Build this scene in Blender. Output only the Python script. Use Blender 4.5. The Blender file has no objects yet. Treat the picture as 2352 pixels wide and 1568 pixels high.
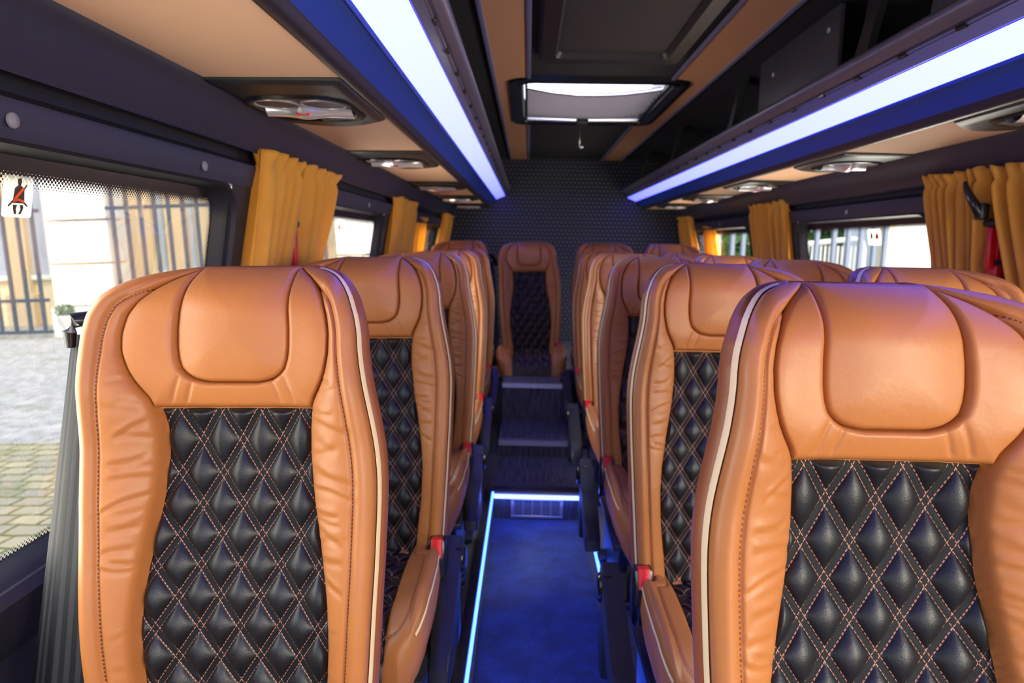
import bpy, bmesh, math, random
import numpy as np
from mathutils import Vector, Matrix

random.seed(7)
rng = np.random.default_rng(7)
sc = bpy.context.scene
COL = sc.collection
PI = math.pi
CAMZ = 1.21
CX = 0.31            # centre line of the coach


# ------------------------------------------------------------------ object helpers
def link(o, parent=None):
    COL.objects.link(o)
    if parent is not None:
        o.parent = parent
    return o


def thing(name, label, cat, loc=(0, 0, 0), group=None):
    o = bpy.data.objects.new(name, None)
    o.empty_display_size = 0.05
    COL.objects.link(o)
    o.location = loc
    tag(o, label, cat, group)
    return o


def tag(o, label, cat, group=None, kind=None):
    o['label'] = label
    o['category'] = cat
    if group:
        o['group'] = group
    if kind:
        o['kind'] = kind
    return o


def mesh_obj(name, verts, faces, mat, parent=None, smooth=False, uv=None, attrs=None):
    me = bpy.data.meshes.new(name)
    me.from_pydata([tuple(map(float, v)) for v in verts], [], [tuple(map(int, f)) for f in faces])
    if uv is not None:
        uvl = me.uv_layers.new(name='UVMap')
        li = np.empty(len(me.loops), dtype=np.int32)
        me.loops.foreach_get('vertex_index', li)
        uvl.data.foreach_set('uv', np.asarray(uv, dtype=np.float32)[li].ravel())
    if attrs:
        for k, a in attrs.items():
            at = me.attributes.new(k, 'FLOAT', 'POINT')
            at.data.foreach_set('value', np.asarray(a, dtype=np.float32))
    if mat is not None:
        me.materials.append(mat)
    if smooth:
        me.polygons.foreach_set('use_smooth', [True] * len(me.polygons))
    me.update()
    return link(bpy.data.objects.new(name, me), parent)


def bm_obj(name, bm, mat, parent=None, smooth=False, sharp=None):
    bmesh.ops.recalc_face_normals(bm, faces=bm.faces[:])
    me = bpy.data.meshes.new(name)
    bm.to_mesh(me)
    bm.free()
    if mat is not None:
        me.materials.append(mat)
    if smooth:
        me.polygons.foreach_set('use_smooth', [True] * len(me.polygons))
        me.set_sharp_from_angle(angle=math.radians(sharp or 38))
    return link(bpy.data.objects.new(name, me), parent)


def bm_box(bm, lo, hi, bevel=0.0, seg=2):
    lo, hi = Vector(lo), Vector(hi)
    r = bmesh.ops.create_cube(bm, size=1.0)
    c, s = (lo + hi) / 2, hi - lo
    for v in r['verts']:
        v.co = Vector((v.co.x * s.x + c.x, v.co.y * s.y + c.y, v.co.z * s.z + c.z))
    if bevel > 0:
        es = list({e for v in r['verts'] for e in v.link_edges})
        bmesh.ops.bevel(bm, geom=es, offset=bevel, segments=seg, profile=0.5, affect='EDGES')


def bm_prism(bm, pts, axis, a0, a1, bevel=0.0, seg=2):
    """closed 2-D polygon extruded along an axis; for axis x the polygon is (y,z), y:(x,z), z:(x,y)"""
    def mk(p, a):
        if axis == 'x':
            return (a, p[0], p[1])
        if axis == 'y':
            return (p[0], a, p[1])
        return (p[0], p[1], a)
    v0 = [bm.verts.new(mk(p, a0)) for p in pts]
    v1 = [bm.verts.new(mk(p, a1)) for p in pts]
    n = len(pts)
    fs = [bm.faces.new(v0), bm.faces.new(v1[::-1])]
    for i in range(n):
        fs.append(bm.faces.new((v0[i], v1[i], v1[(i + 1) % n], v0[(i + 1) % n])))
    if bevel > 0:
        es = list(set(fs[0].edges) | set(fs[1].edges))
        bmesh.ops.bevel(bm, geom=es, offset=bevel, segments=seg, profile=0.5, affect='EDGES')


def bm_tube(bm, pts, rad, n=10, cap=True):
    pts = [Vector(p) for p in pts]
    rads = rad if isinstance(rad, (list, tuple)) else [rad] * len(pts)
    rings = []
    for i, p in enumerate(pts):
        d = (pts[min(i + 1, len(pts) - 1)] - pts[max(i - 1, 0)]).normalized()
        up = Vector((0, 0, 1)) if abs(d.z) < 0.9 else Vector((1, 0, 0))
        a = d.cross(up).normalized()
        b = d.cross(a).normalized()
        rings.append([bm.verts.new(p + (a * math.cos(2 * PI * k / n) + b * math.sin(2 * PI * k / n)) * rads[i]) for k in range(n)])
    for r0, r1 in zip(rings, rings[1:]):
        for k in range(n):
            bm.faces.new((r0[k], r0[(k + 1) % n], r1[(k + 1) % n], r1[k]))
    if cap:
        bm.faces.new(rings[0][::-1])
        bm.faces.new(rings[-1])


def bm_lathe(bm, prof, c, axis='z', n=32):
    """profile of (radius, height) turned about an axis through c"""
    rings = []
    for r, h in prof:
        ring = []
        for k in range(n):
            t = 2 * PI * k / n
            p = (r * math.cos(t), r * math.sin(t), h)
            if axis == 'x':
                p = (h, r * math.cos(t), r * math.sin(t))
            elif axis == 'y':
                p = (r * math.cos(t), h, r * math.sin(t))
            ring.append(bm.verts.new((c[0] + p[0], c[1] + p[1], c[2] + p[2])))
        rings.append(ring)
    for r0, r1 in zip(rings, rings[1:]):
        for k in range(n):
            bm.faces.new((r0[k], r0[(k + 1) % n], r1[(k + 1) % n], r1[k]))
    return rings


def sweep_y(name, prof, y0, y1, mat, parent=None, n=2, closed=False, smooth=True, uvscale=None, ys=None):
    """an (x,z) profile swept along the coach"""
    if ys is None:
        ys = np.linspace(y0, y1, n)
    bm = bmesh.new()
    rows = [[bm.verts.new((p[0], y, p[1])) for p in prof] for y in ys]
    m = len(prof)
    for r0, r1 in zip(rows, rows[1:]):
        for k in range(m if closed else m - 1):
            bm.faces.new((r0[k], r0[(k + 1) % m], r1[(k + 1) % m], r1[k]))
    if closed:
        bm.faces.new(rows[0])
        bm.faces.new(rows[-1][::-1])
    return bm_obj(name, bm, mat, parent, smooth, 32)


def copy_tree(o, parent=None):
    c = o.copy()
    COL.objects.link(c)
    if parent is not None:
        c.parent = parent
    for ch in list(o.children):
        copy_tree(ch, c)
    return c


# ------------------------------------------------------------------ node helpers
class NT:
    def __init__(self, name):
        self.m = bpy.data.materials.new(name)
        self.m.use_nodes = True
        self.t = self.m.node_tree
        self.t.nodes.clear()
        self.out = self.t.nodes.new('ShaderNodeOutputMaterial')

    def n(self, typ, **kw):
        nd = self.t.nodes.new(typ)
        for k, v in kw.items():
            setattr(nd, k, v)
        return nd

    def l(self, a, b):
        self.t.links.new(a, b)

    def setin(self, sock, v):
        if isinstance(v, bpy.types.NodeSocket):
            self.l(v, sock)
        else:
            sock.default_value = v

    def math(self, op, a, b=None, c=None):
        nd = self.n('ShaderNodeMath', operation=op)
        self.setin(nd.inputs[0], a)
        if b is not None:
            self.setin(nd.inputs[1], b)
        if c is not None:
            self.setin(nd.inputs[2], c)
        return nd.outputs[0]

    def mix(self, f, a, b):
        nd = self.n('ShaderNodeMix', data_type='RGBA')
        self.setin(nd.inputs[0], f)
        self.setin(nd.inputs[6], a)
        self.setin(nd.inputs[7], b)
        return nd.outputs[2]

    def bsdf(self, color, rough=0.5, **kw):
        b = self.n('ShaderNodeBsdfPrincipled')
        self.setin(b.inputs['Base Color'], color)
        self.setin(b.inputs['Roughness'], rough)
        for k, v in kw.items():
            self.setin(b.inputs[k.replace('_', ' ')], v)
        return b

    def done(self, shader):
        self.l(shader, self.out.inputs['Surface'])
        return self.m

    def noise(self, vec, scale, detail=3, rough=0.5, dim='3D'):
        nd = self.n('ShaderNodeTexNoise')
        nd.inputs['Scale'].default_value = scale
        nd.inputs['Detail'].default_value = detail
        nd.inputs['Roughness'].default_value = rough
        if vec is not None:
            self.l(vec, nd.inputs['Vector'])
        return nd.outputs['Fac']

    def bump(self, h, dist=0.001, strength=0.5, normal=None):
        nd = self.n('ShaderNodeBump')
        nd.inputs['Distance'].default_value = dist
        nd.inputs['Strength'].default_value = strength
        self.l(h, nd.inputs['Height'])
        if normal is not None:
            self.l(normal, nd.inputs['Normal'])
        return nd.outputs['Normal']

    def obj(self):
        return self.n('ShaderNodeTexCoord').outputs['Object']

    def uv(self):
        s = self.n('ShaderNodeSeparateXYZ')
        tc = self.n('ShaderNodeTexCoord').outputs['UV']
        self.l(tc, s.inputs[0])
        return tc, s.outputs[0], s.outputs[1]


def rgb(r, g, b):
    """sRGB 0-255 to linear"""
    f = lambda c: (c / 255 / 12.92) if c <= 10 else ((c / 255 + 0.055) / 1.055) ** 2.4
    return (f(r), f(g), f(b), 1.0)


def plain(name, color, rough=0.5, metallic=0.0, grain=0, gdist=0.0003, gstr=0.3, var=0.0, **kw):
    t = NT(name)
    o = t.obj()
    col = color
    if var > 0:
        nz = t.noise(o, 6, 4)
        col = t.mix(nz, tuple(c * (1 - var) for c in color[:3]) + (1,), tuple(min(1, c * (1 + var)) for c in color[:3]) + (1,))
    b = t.bsdf(col, rough, Metallic=metallic, **kw)
    if grain:
        t.l(t.bump(t.noise(o, grain, 2), gdist, gstr), b.inputs['Normal'])
    return t.done(b.outputs[0])


def emit(name, color, strength, grad=None):
    t = NT(name)
    e = t.n('ShaderNodeEmission')
    e.inputs[0].default_value = color
    if grad:
        y0, y1, s1 = grad
        s = t.n('ShaderNodeSeparateXYZ')
        t.l(t.n('ShaderNodeNewGeometry').outputs['Position'], s.inputs[0])
        mr = t.n('ShaderNodeMapRange')
        t.l(s.outputs[1], mr.inputs[0])
        mr.inputs[1].default_value, mr.inputs[2].default_value = y0, y1
        mr.inputs[3].default_value, mr.inputs[4].default_value = strength, s1
        # faint ribs of the diffuser along the strip
        t.l(mr.outputs[0], e.inputs[1])
    else:
        e.inputs[1].default_value = strength
    return t.done(e.outputs[0])


# ------------------------------------------------------------------ materials
def leather(name, color, seam=True):
    t = NT(name)
    uv, u, v = t.uv()
    col = color
    nz = t.noise(uv, 9, 4)
    dark = tuple(c * 0.86 for c in color[:3]) + (1,)
    lite = tuple(min(1, c * 1.1) for c in color[:3]) + (1,)
    col = t.mix(nz, dark, lite)
    if seam:
        d = t.n('ShaderNodeAttribute', attribute_name='edge').outputs['Fac']
        s = t.n('ShaderNodeAttribute', attribute_name='arc').outputs['Fac']
        m1 = t.math('LESS_THAN', t.math('ABSOLUTE', t.math('SUBTRACT', d, 0.0285)), 0.0009)
        m2 = t.math('LESS_THAN', t.math('FRACT', t.math('DIVIDE', s, 0.0058)), 0.62)
        col = t.mix(t.math('MULTIPLY', m1, m2), col, rgb(98, 50, 22))
    b = t.bsdf(col, 0.43, Specular_IOR_Level=0.45)
    vor = t.n('ShaderNodeTexVoronoi', feature='DISTANCE_TO_EDGE')
    vor.inputs['Scale'].default_value = 700
    t.l(uv, vor.inputs['Vector'])
    n1 = t.bump(vor.outputs['Distance'], 0.0006, 0.10)
    n2 = t.bump(t.noise(uv, 130, 5, 0.6), 0.0012, 0.22, n1)
    # soft creases running across the cover
    mp = t.n('ShaderNodeMapping')
    mp.inputs['Scale'].default_value = (60, 50, 1)
    mp.inputs['Rotation'].default_value = (0, 0, 0.25)
    t.l(uv, mp.inputs[0])
    n3 = t.bump(t.noise(mp.outputs[0], 1.0, 4, 0.55), 0.004, 0.10, n2)
    t.l(n3, b.inputs['Normal'])
    return t.done(b.outputs[0])


QX, QV, QU0, QV0 = 0.058, 0.088, 0.029, 0.518
QD = 1 / math.sqrt(1 / QX ** 2 + 1 / QV ** 2)
QL = math.sqrt((QX / 2) ** 2 + (QV / 2) ** 2)
QS = 0.0043


def quilt_leather():
    t = NT('black_quilted_leather')
    uv, u, v = t.uv()
    us = t.math('DIVIDE', t.math('SUBTRACT', u, QU0), QX)
    vs = t.math('DIVIDE', t.math('SUBTRACT', v, QV0), QV)
    a = t.math('ADD', us, vs)
    b_ = t.math('SUBTRACT', us, vs)

    def st(p, q):
        e = t.math('MULTIPLY', t.math('ABSOLUTE', t.math('SUBTRACT', p, t.math('ROUND', p))), QD)
        m = t.math('LESS_THAN', t.math('ABSOLUTE', t.math('SUBTRACT', e, QS)), 0.00045)
        dsh = t.math('LESS_THAN', t.math('FRACT', t.math('MULTIPLY', q, QL / 0.0056)), 0.66)
        return t.math('MULTIPLY', m, dsh)
    m = t.math('MAXIMUM', st(a, b_), st(b_, a))
    fam = lambda p: t.math('MULTIPLY', t.math('ABSOLUTE', t.math('SUBTRACT', p, t.math('ROUND', p))), QD)
    strip = t.math('LESS_THAN', t.math('MINIMUM', fam(a), fam(b_)), QS)
    col = t.mix(m, (0.008, 0.009, 0.011, 1), rgb(190, 128, 98))
    b = t.bsdf(col, t.math('ADD', 0.42, t.math('MULTIPLY', t.math('MAXIMUM', m, strip), 0.22)), Specular_IOR_Level=t.math('SUBTRACT', 0.44, t.math('MULTIPLY', strip, 0.22)))
    vor = t.n('ShaderNodeTexVoronoi', feature='DISTANCE_TO_EDGE')
    vor.inputs['Scale'].default_value = 420
    t.l(uv, vor.inputs['Vector'])
    n1 = t.bump(vor.outputs['Distance'], 0.0012, 0.22)
    n2 = t.bump(t.noise(uv, 260, 3), 0.0008, 0.25, n1)
    t.l(n2, b.inputs['Normal'])
    return t.done(b.outputs[0])


M = {}
M['tan'] = leather('tan_leather', rgb(180, 112, 56))
M['tan_flat'] = leather('tan_leather_plain', rgb(180, 112, 56), False)
M['brown'] = leather('brown_leather', rgb(138, 76, 40), False)
M['quilt'] = quilt_leather()
M['cream'] = plain('cream_piping', rgb(240, 214, 158), 0.5, grain=500)
M['black'] = plain('black_plastic', (0.018, 0.019, 0.022, 1), 0.42, grain=420, gstr=0.25)
M['gloss'] = plain('gloss_black', (0.012, 0.012, 0.014, 1), 0.18)
M['trim'] = plain('dark_trim', (0.024, 0.026, 0.055, 1), 0.5, grain=380, gstr=0.3)
M['trim2'] = plain('darker_trim', (0.011, 0.011, 0.018, 1), 0.55, grain=300, gstr=0.3)
M['rail'] = plain('rail_grey', (0.20, 0.18, 0.235, 1), 0.32, metallic=0.5, grain=300, gstr=0.1)
M['tanpanel'] = plain('tan_liner', rgb(236, 190, 150), 0.75, grain=240, gdist=0.0006, gstr=0.5)
M['grey_edge'] = plain('grey_edge', rgb(120, 116, 150), 0.5)
M['chrome'] = plain('chrome', (0.86, 0.86, 0.9, 1), 0.12, metallic=1.0)
M['satin'] = plain('satin_silver', (0.62, 0.6, 0.66, 1), 0.32, metallic=0.6)
M['steel'] = plain('step_steel', (0.55, 0.55, 0.6, 1), 0.35, metallic=0.9)
M['red'] = plain('red_plastic', (0.72, 0.008, 0.012, 1), 0.35)
M['red_lens'] = plain('red_lens', (0.62, 0.004, 0.03, 1), 0.2)
M['lampglass'] = plain('lamp_glass', (0.045, 0.035, 0.042, 1), 0.42)
M['fascia'] = plain('blue_fascia', (0.008, 0.045, 0.26, 1), 0.5, grain=300, gstr=0.3)  # blue spill of the light strip painted into the base colour
M['lip'] = plain('rack_lip', (0.022, 0.018, 0.024, 1), 0.4, grain=300, gstr=0.2)
M['headliner'] = plain('dark_headliner', (0.012, 0.011, 0.016, 1), 0.85, grain=200, gdist=0.001, gstr=0.4)
M['led'] = emit('ceiling_led', (0.072, 0.080, 1.0, 1), 14.5, (0.2, 5.9, 4.6))
M['floorled'] = emit('floor_led', (0.030, 0.09, 1.0, 1), 14.0)


def carpet(name, ca, cb, sc_):
    t = NT(name)
    o = t.obj()
    n1 = t.noise(o, 9, 5, 0.7)
    n2 = t.noise(o, sc_, 3, 0.7)
    f = t.math('MULTIPLY', n1, n2)
    mr = t.n('ShaderNodeMapRange')
    t.l(f, mr.inputs[0])
    mr.inputs[1].default_value, mr.inputs[2].default_value = 0.14, 0.40
    col = t.mix(mr.outputs[0], ca, cb)
    b = t.bsdf(col, 0.9, Sheen_Weight=0.3)
    t.l(t.bump(n2, 0.004, 0.8), b.inputs['Normal'])
    return t.done(b.outputs[0])


def ribbed():
    t = NT('ribbed_carpet')
    o = t.obj()
    mp = t.n('ShaderNodeMapping')
    mp.inputs['Scale'].default_value = (260, 5, 9)
    t.l(o, mp.inputs[0])
    n1 = t.noise(mp.outputs[0], 1.0, 3, 0.7)
    mr = t.n('ShaderNodeMapRange')
    t.l(n1, mr.inputs[0])
    mr.inputs[1].default_value, mr.inputs[2].default_value = 0.35, 0.7
    col = t.mix(mr.outputs[0], (0.010, 0.010, 0.014, 1), (0.17, 0.16, 0.18, 1))
    b = t.bsdf(col, 0.85)
    t.l(t.bump(n1, 0.003, 0.6), b.inputs['Normal'])
    return t.done(b.outputs[0])


M['carpet'] = carpet('aisle_carpet', (0.003, 0.013, 0.045, 1), (0.03, 0.10, 0.28, 1), 160)
M['podium'] = carpet('podium_carpet', (0.012, 0.013, 0.02, 1), (0.05, 0.05, 0.07, 1), 160)
M['rib'] = ribbed()


def curtain_mat():
    t = NT('curtain_cloth')
    o = t.obj()
    nz = t.noise(o, 18, 4)
    col = t.mix(nz, rgb(246, 172, 52), rgb(255, 200, 84))
    b = t.bsdf(col, 0.7, Sheen_Weight=0.25)
    tr = t.n('ShaderNodeBsdfTranslucent')
    tr.inputs[0].default_value = rgb(255, 205, 70)
    mx = t.n('ShaderNodeMixShader')
    mx.inputs[0].default_value = 0.42
    t.l(b.outputs[0], mx.inputs[1])
    t.l(tr.outputs[0], mx.inputs[2])
    wv = t.noise(o, 600, 2)
    t.l(t.bump(wv, 0.0006, 0.3), b.inputs['Normal'])
    return t.done(mx.outputs[0])


M['curtain'] = curtain_mat()


def belt_mat():
    t = NT('belt_webbing')
    uv, u, v = t.uv()
    w = t.math('FRACT', t.math('MULTIPLY', u, 3.5))
    f = t.math('GREATER_THAN', w, 0.5)
    col = t.mix(f, (0.006, 0.0065, 0.008, 1), (0.024, 0.026, 0.031, 1))
    b = t.bsdf(col, 0.55, Specular_IOR_Level=0.25)
    wv = t.n('ShaderNodeTexWave')
    wv.inputs['Scale'].default_value = 260
    t.l(uv, wv.inputs['Vector'])
    wv.bands_direction = 'DIAGONAL'
    t.l(t.bump(wv.outputs['Fac'], 0.0006, 0.4), b.inputs['Normal'])
    return t.done(b.outputs[0])


M['belt'] = belt_mat()


def rear_wall_mat():
    """black padded cloth with a staggered grid of small pale dots"""
    t = NT('dotted_cloth')
    s = t.n('ShaderNodeSeparateXYZ')
    t.l(t.obj(), s.inputs[0])
    px, pz = 0.035, 0.066
    a = t.math('DIVIDE', s.outputs[0], px)
    c = t.math('DIVIDE', s.outputs[2], pz)

    def dot(oa, oc):
        fa = t.math('MULTIPLY', t.math('SUBTRACT', t.math('FRACT', t.math('ADD', a, oa)), 0.5), px)
        fc = t.math('MULTIPLY', t.math('SUBTRACT', t.math('FRACT', t.math('ADD', c, oc)), 0.5), pz)
        return t.math('SQRT', t.math('ADD', t.math('MULTIPLY', fa, fa), t.math('MULTIPLY', fc, fc)))
    d = t.math('MINIMUM', dot(0, 0), dot(0.5, 0.5))
    mr = t.n('ShaderNodeMapRange')
    t.l(d, mr.inputs[0])
    mr.inputs[1].default_value, mr.inputs[2].default_value = 0.006, 0.013
    mr.inputs[3].default_value, mr.inputs[4].default_value = 1.0, 0.0
    col = t.mix(mr.outputs[0], (0.007, 0.008, 0.018, 1), (0.075, 0.08, 0.12, 1))
    b = t.bsdf(col, 0.7)
    t.l(t.bump(mr.outputs[0], 0.003, 0.4), b.inputs['Normal'])
    return t.done(b.outputs[0])


M['rearcloth'] = rear_wall_mat()


def mesh_mat():
    t = NT('perforated_mesh')
    s = t.n('ShaderNodeSeparateXYZ')
    t.l(t.obj(), s.inputs[0])
    fx = t.math('LESS_THAN', t.math('FRACT', t.math('DIVIDE', s.outputs[0], 0.009)), 0.6)
    fy = t.math('LESS_THAN', t.math('FRACT', t.math('DIVIDE', s.outputs[1], 0.014)), 0.6)
    h = t.math('MULTIPLY', fx, fy)
    col = t.mix(h, (0.045, 0.036, 0.042, 1), (0.008, 0.007, 0.009, 1))
    b = t.bsdf(col, 0.6)
    t.l(t.bump(h, 0.002, -0.5), b.inputs['Normal'])
    return t.done(b.outputs[0])


M['mesh'] = mesh_mat()


def glass_mat():
    """window pane with a black printed border that breaks into dots along its edge; UV = distance to top (v) and to border (u)"""
    t = NT('window_glass')
    d = t.n('ShaderNodeAttribute', attribute_name='border').outputs['Fac']
    uv, u, v = t.uv()
    px = 0.0078
    a = t.math('DIVIDE', u, px)
    c = t.math('DIVIDE', v, px)

    def dot(o):
        fa = t.math('SUBTRACT', t.math('FRACT', t.math('ADD', a, o)), 0.5)
        fc = t.math('SUBTRACT', t.math('FRACT', t.math('ADD', c, o)), 0.5)
        return t.math('SQRT', t.math('ADD', t.math('MULTIPLY', fa, fa), t.math('MULTIPLY', fc, fc)))
    dd = t.math('MINIMUM', dot(0), dot(0.5))
    mr = t.n('ShaderNodeMapRange')
    t.l(d, mr.inputs[0])
    mr.inputs[1].default_value, mr.inputs[2].default_value = 0.026, 0.060
    mr.inputs[3].default_value, mr.inputs[4].default_value = 0.52, 0.0
    f = t.math('LESS_THAN', dd, mr.outputs[0])
    f = t.math('MAXIMUM', f, t.math('LESS_THAN', d, 0.026))
    blk = t.bsdf((0.016, 0.012, 0.013, 1), 0.25)
    tr = t.n('ShaderNodeBsdfTransparent')
    tr.inputs[0].default_value = (0.93, 0.95, 0.94, 1)
    gl = t.n('ShaderNodeBsdfGlossy')
    gl.inputs['Roughness'].default_value = 0.03
    fr = t.n('ShaderNodeFresnel')
    fr.inputs[0].default_value = 1.35
    mx = t.n('ShaderNodeMixShader')
    t.l(t.math('MULTIPLY', fr.outputs[0], 0.5), mx.inputs[0])
    t.l(tr.outputs[0], mx.inputs[1])
    t.l(gl.outputs[0], mx.inputs[2])
    m2 = t.n('ShaderNodeMixShader')
    t.l(f, m2.inputs[0])
    t.l(mx.outputs[0], m2.inputs[1])
    t.l(blk.outputs[0], m2.inputs[2])
    return t.done(m2.outputs[0])


M['glass'] = glass_mat()


# ------------------------------------------------------------------ numeric helpers for upholstery
def prof(pts, sig=0.010):
    p = np.array(sorted(pts), float)
    x = np.linspace(p[0, 0], p[-1, 0], 800)
    y = np.interp(x, p[:, 0], p[:, 1])
    k = int(max(1, sig / (x[1] - x[0])))
    ker = np.exp(-0.5 * (np.arange(-3 * k, 3 * k + 1) / k) ** 2)
    ker /= ker.sum()
    n = 3 * k
    left = 2 * y[0] - y[1:n + 1][::-1]
    right = 2 * y[-1] - y[-n - 1:-1][::-1]
    ys = np.convolve(np.concatenate([left, y, right]), ker, 'valid')
    return lambda v: np.interp(v, x, ys)


def arc_rows(fn, v0, v1, n):
    v = np.linspace(v0, v1, 4000)
    h = fn(v)
    s = np.concatenate([[0], np.cumsum(np.hypot(np.diff(v), np.diff(h)))])
    return np.interp(np.linspace(0, s[-1], n), s, v)


def outline(fn, v0, v1, n=140):
    v = arc_rows(fn, v0, v1, n)
    h = fn(v)
    L = np.stack([-h, v], 1)
    Rr = np.stack([h, v], 1)[::-1]
    top = np.stack([np.linspace(-h[-1], h[-1], 24)[1:-1], np.full(22, v[-1])], 1)
    bot = np.stack([np.linspace(h[0], -h[0], 24)[1:-1], np.full(22, v[0])], 1)
    return np.concatenate([L, top, Rr, bot])      # bottom-left, up, over, down, back


def dist_poly(P, poly, arc=False):
    A = poly
    B = np.roll(poly, -1, 0)
    D = B - A
    L2 = (D ** 2).sum(1) + 1e-12
    cum = np.concatenate([[0], np.cumsum(np.sqrt(L2))])[:-1]
    out = np.empty(len(P))
    arcs = np.empty(len(P))
    for i in range(0, len(P), 4000):
        p = P[i:i + 4000, None, :]
        t = np.clip(((p - A) * D).sum(2) / L2, 0, 1)
        q = A + t[..., None] * D
        d = np.sqrt(((p - q) ** 2).sum(2))
        k = d.argmin(1)
        r = np.arange(len(k))
        out[i:i + 4000] = d[r, k]
        arcs[i:i + 4000] = cum[k] + t[r, k] * np.sqrt(L2[k])
    return (out, arcs) if arc else out


def sstep(x):
    x = np.clip(x, 0, 1)
    return x * x * (3 - 2 * x)


def qc(d, r):
    """quarter-round edge rising from 0 to 1 over r"""
    return np.sqrt(np.clip(1 - (1 - np.clip(d / r, 0, 1)) ** 2, 0, 1))


def grid_faces(nv, nu, flip=False):
    i, j = np.meshgrid(np.arange(nv - 1), np.arange(nu - 1), indexing='ij')
    a = (i * nu + j).ravel()
    f = np.stack([a, a + 1, a + nu + 1, a + nu], 1)
    return f[:, ::-1] if flip else f


# ------------------------------------------------------------------ the passenger seat
SEAT_Z = 0.455
REC = math.radians(8.5)
BV = np.array([0, math.sin(REC), math.cos(REC)]) * 0.982
BN = np.array([0, -math.cos(REC), math.sin(REC)])
BJ = np.array([0, 0, SEAT_Z])
XU = np.array([1.0, 0, 0])


AISLE = [1]


def back_map(u, v, w):
    u = u - AISLE[0] * 0.024 * sstep((v - 0.42) / 0.20) * sstep((u * AISLE[0] - 0.09) / 0.11)
    v = v + 0.013 * np.exp(-((v - 0.545) / 0.085) ** 2)
    return BJ + u[:, None] * XU + v[:, None] * BV + w[:, None] * BN


hw = prof([(-0.03, 0.180), (0.1, 0.189), (0.2, 0.196), (0.3, 0.201), (0.4, 0.204), (0.5, 0.203), (0.58, 0.202), (0.63, 0.200), (0.66, 0.195), (0.69, 0.183),
           (0.708, 0.167), (0.722, 0.146), (0.731, 0.122), (0.7375, 0.10), (0.742, 0.078)], 0.004)
hl = prof([(0.518, 0.112), (0.53, 0.116), (0.55, 0.131), (0.57, 0.142), (0.60, 0.151), (0.63, 0.152), (0.66, 0.146), (0.685, 0.133), (0.705, 0.115), (0.72, 0.098),
           (0.732, 0.080), (0.739, 0.070)], 0.005)
hp = prof([(0.553, 0.034), (0.5545, 0.045), (0.558, 0.056), (0.565, 0.066), (0.575, 0.074), (0.59, 0.078), (0.61, 0.080), (0.64, 0.080), (0.68, 0.077), (0.71, 0.075), (0.741, 0.070)], 0.002)
hq = prof([(-0.03, 0.114), (0.0, 0.118), (0.06, 0.124), (0.13, 0.133), (0.2, 0.137), (0.26, 0.134), (0.33, 0.124), (0.4, 0.112), (0.46, 0.106), (0.5, 0.108), (0.518, 0.112)], 0.012)
VT, VL = 0.742, 0.739


def Bsurf(u, v):
    b = 0.030 * sstep((np.abs(u) - 0.05) / 0.15) * sstep(1.25 - (v - 0.45) / 0.35)
    b += 0.014 * sstep((v - 0.46) / 0.10)
    b += 0.012 * np.exp(-((v - 0.22) / 0.12) ** 2)
    r = np.clip((v - 0.655) / 0.087, 0, None)
    b -= 0.070 * r ** 2.4
    return b


OUT = outline(hw, -0.03, VT)
OLOBE = outline(hl, 0.518, VL)
OPIL = outline(hp, 0.553, 0.741)
OQ = outline(hq, -0.03, 0.518)


def inner_half(v):
    return np.where(v < 0.518, hq(np.clip(v, -0.03, 0.518)), hl(np.clip(v, 0.518, VL)))


creases = []
for sgn in (-1, 1):
    for k in range(15):
        v0 = 0.30 + 0.27 * ((k + rng.uniform(-0.3, 0.3)) / 15)
        creases.append((sgn, v0, rng.uniform(-0.45, 0.25), rng.uniform(0.0010, 0.0030), rng.uniform(0.0028, 0.0055), rng.uniform(0.0, 0.3), rng.uniform(0.5, 1.0)))
    for k in range(4):
        creases.append((sgn, 0.05 + 0.06 * k + rng.uniform(-.02, .02), rng.uniform(-0.3, 0.3), 0.0009, 0.004, 0.0, 0.6))


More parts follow.
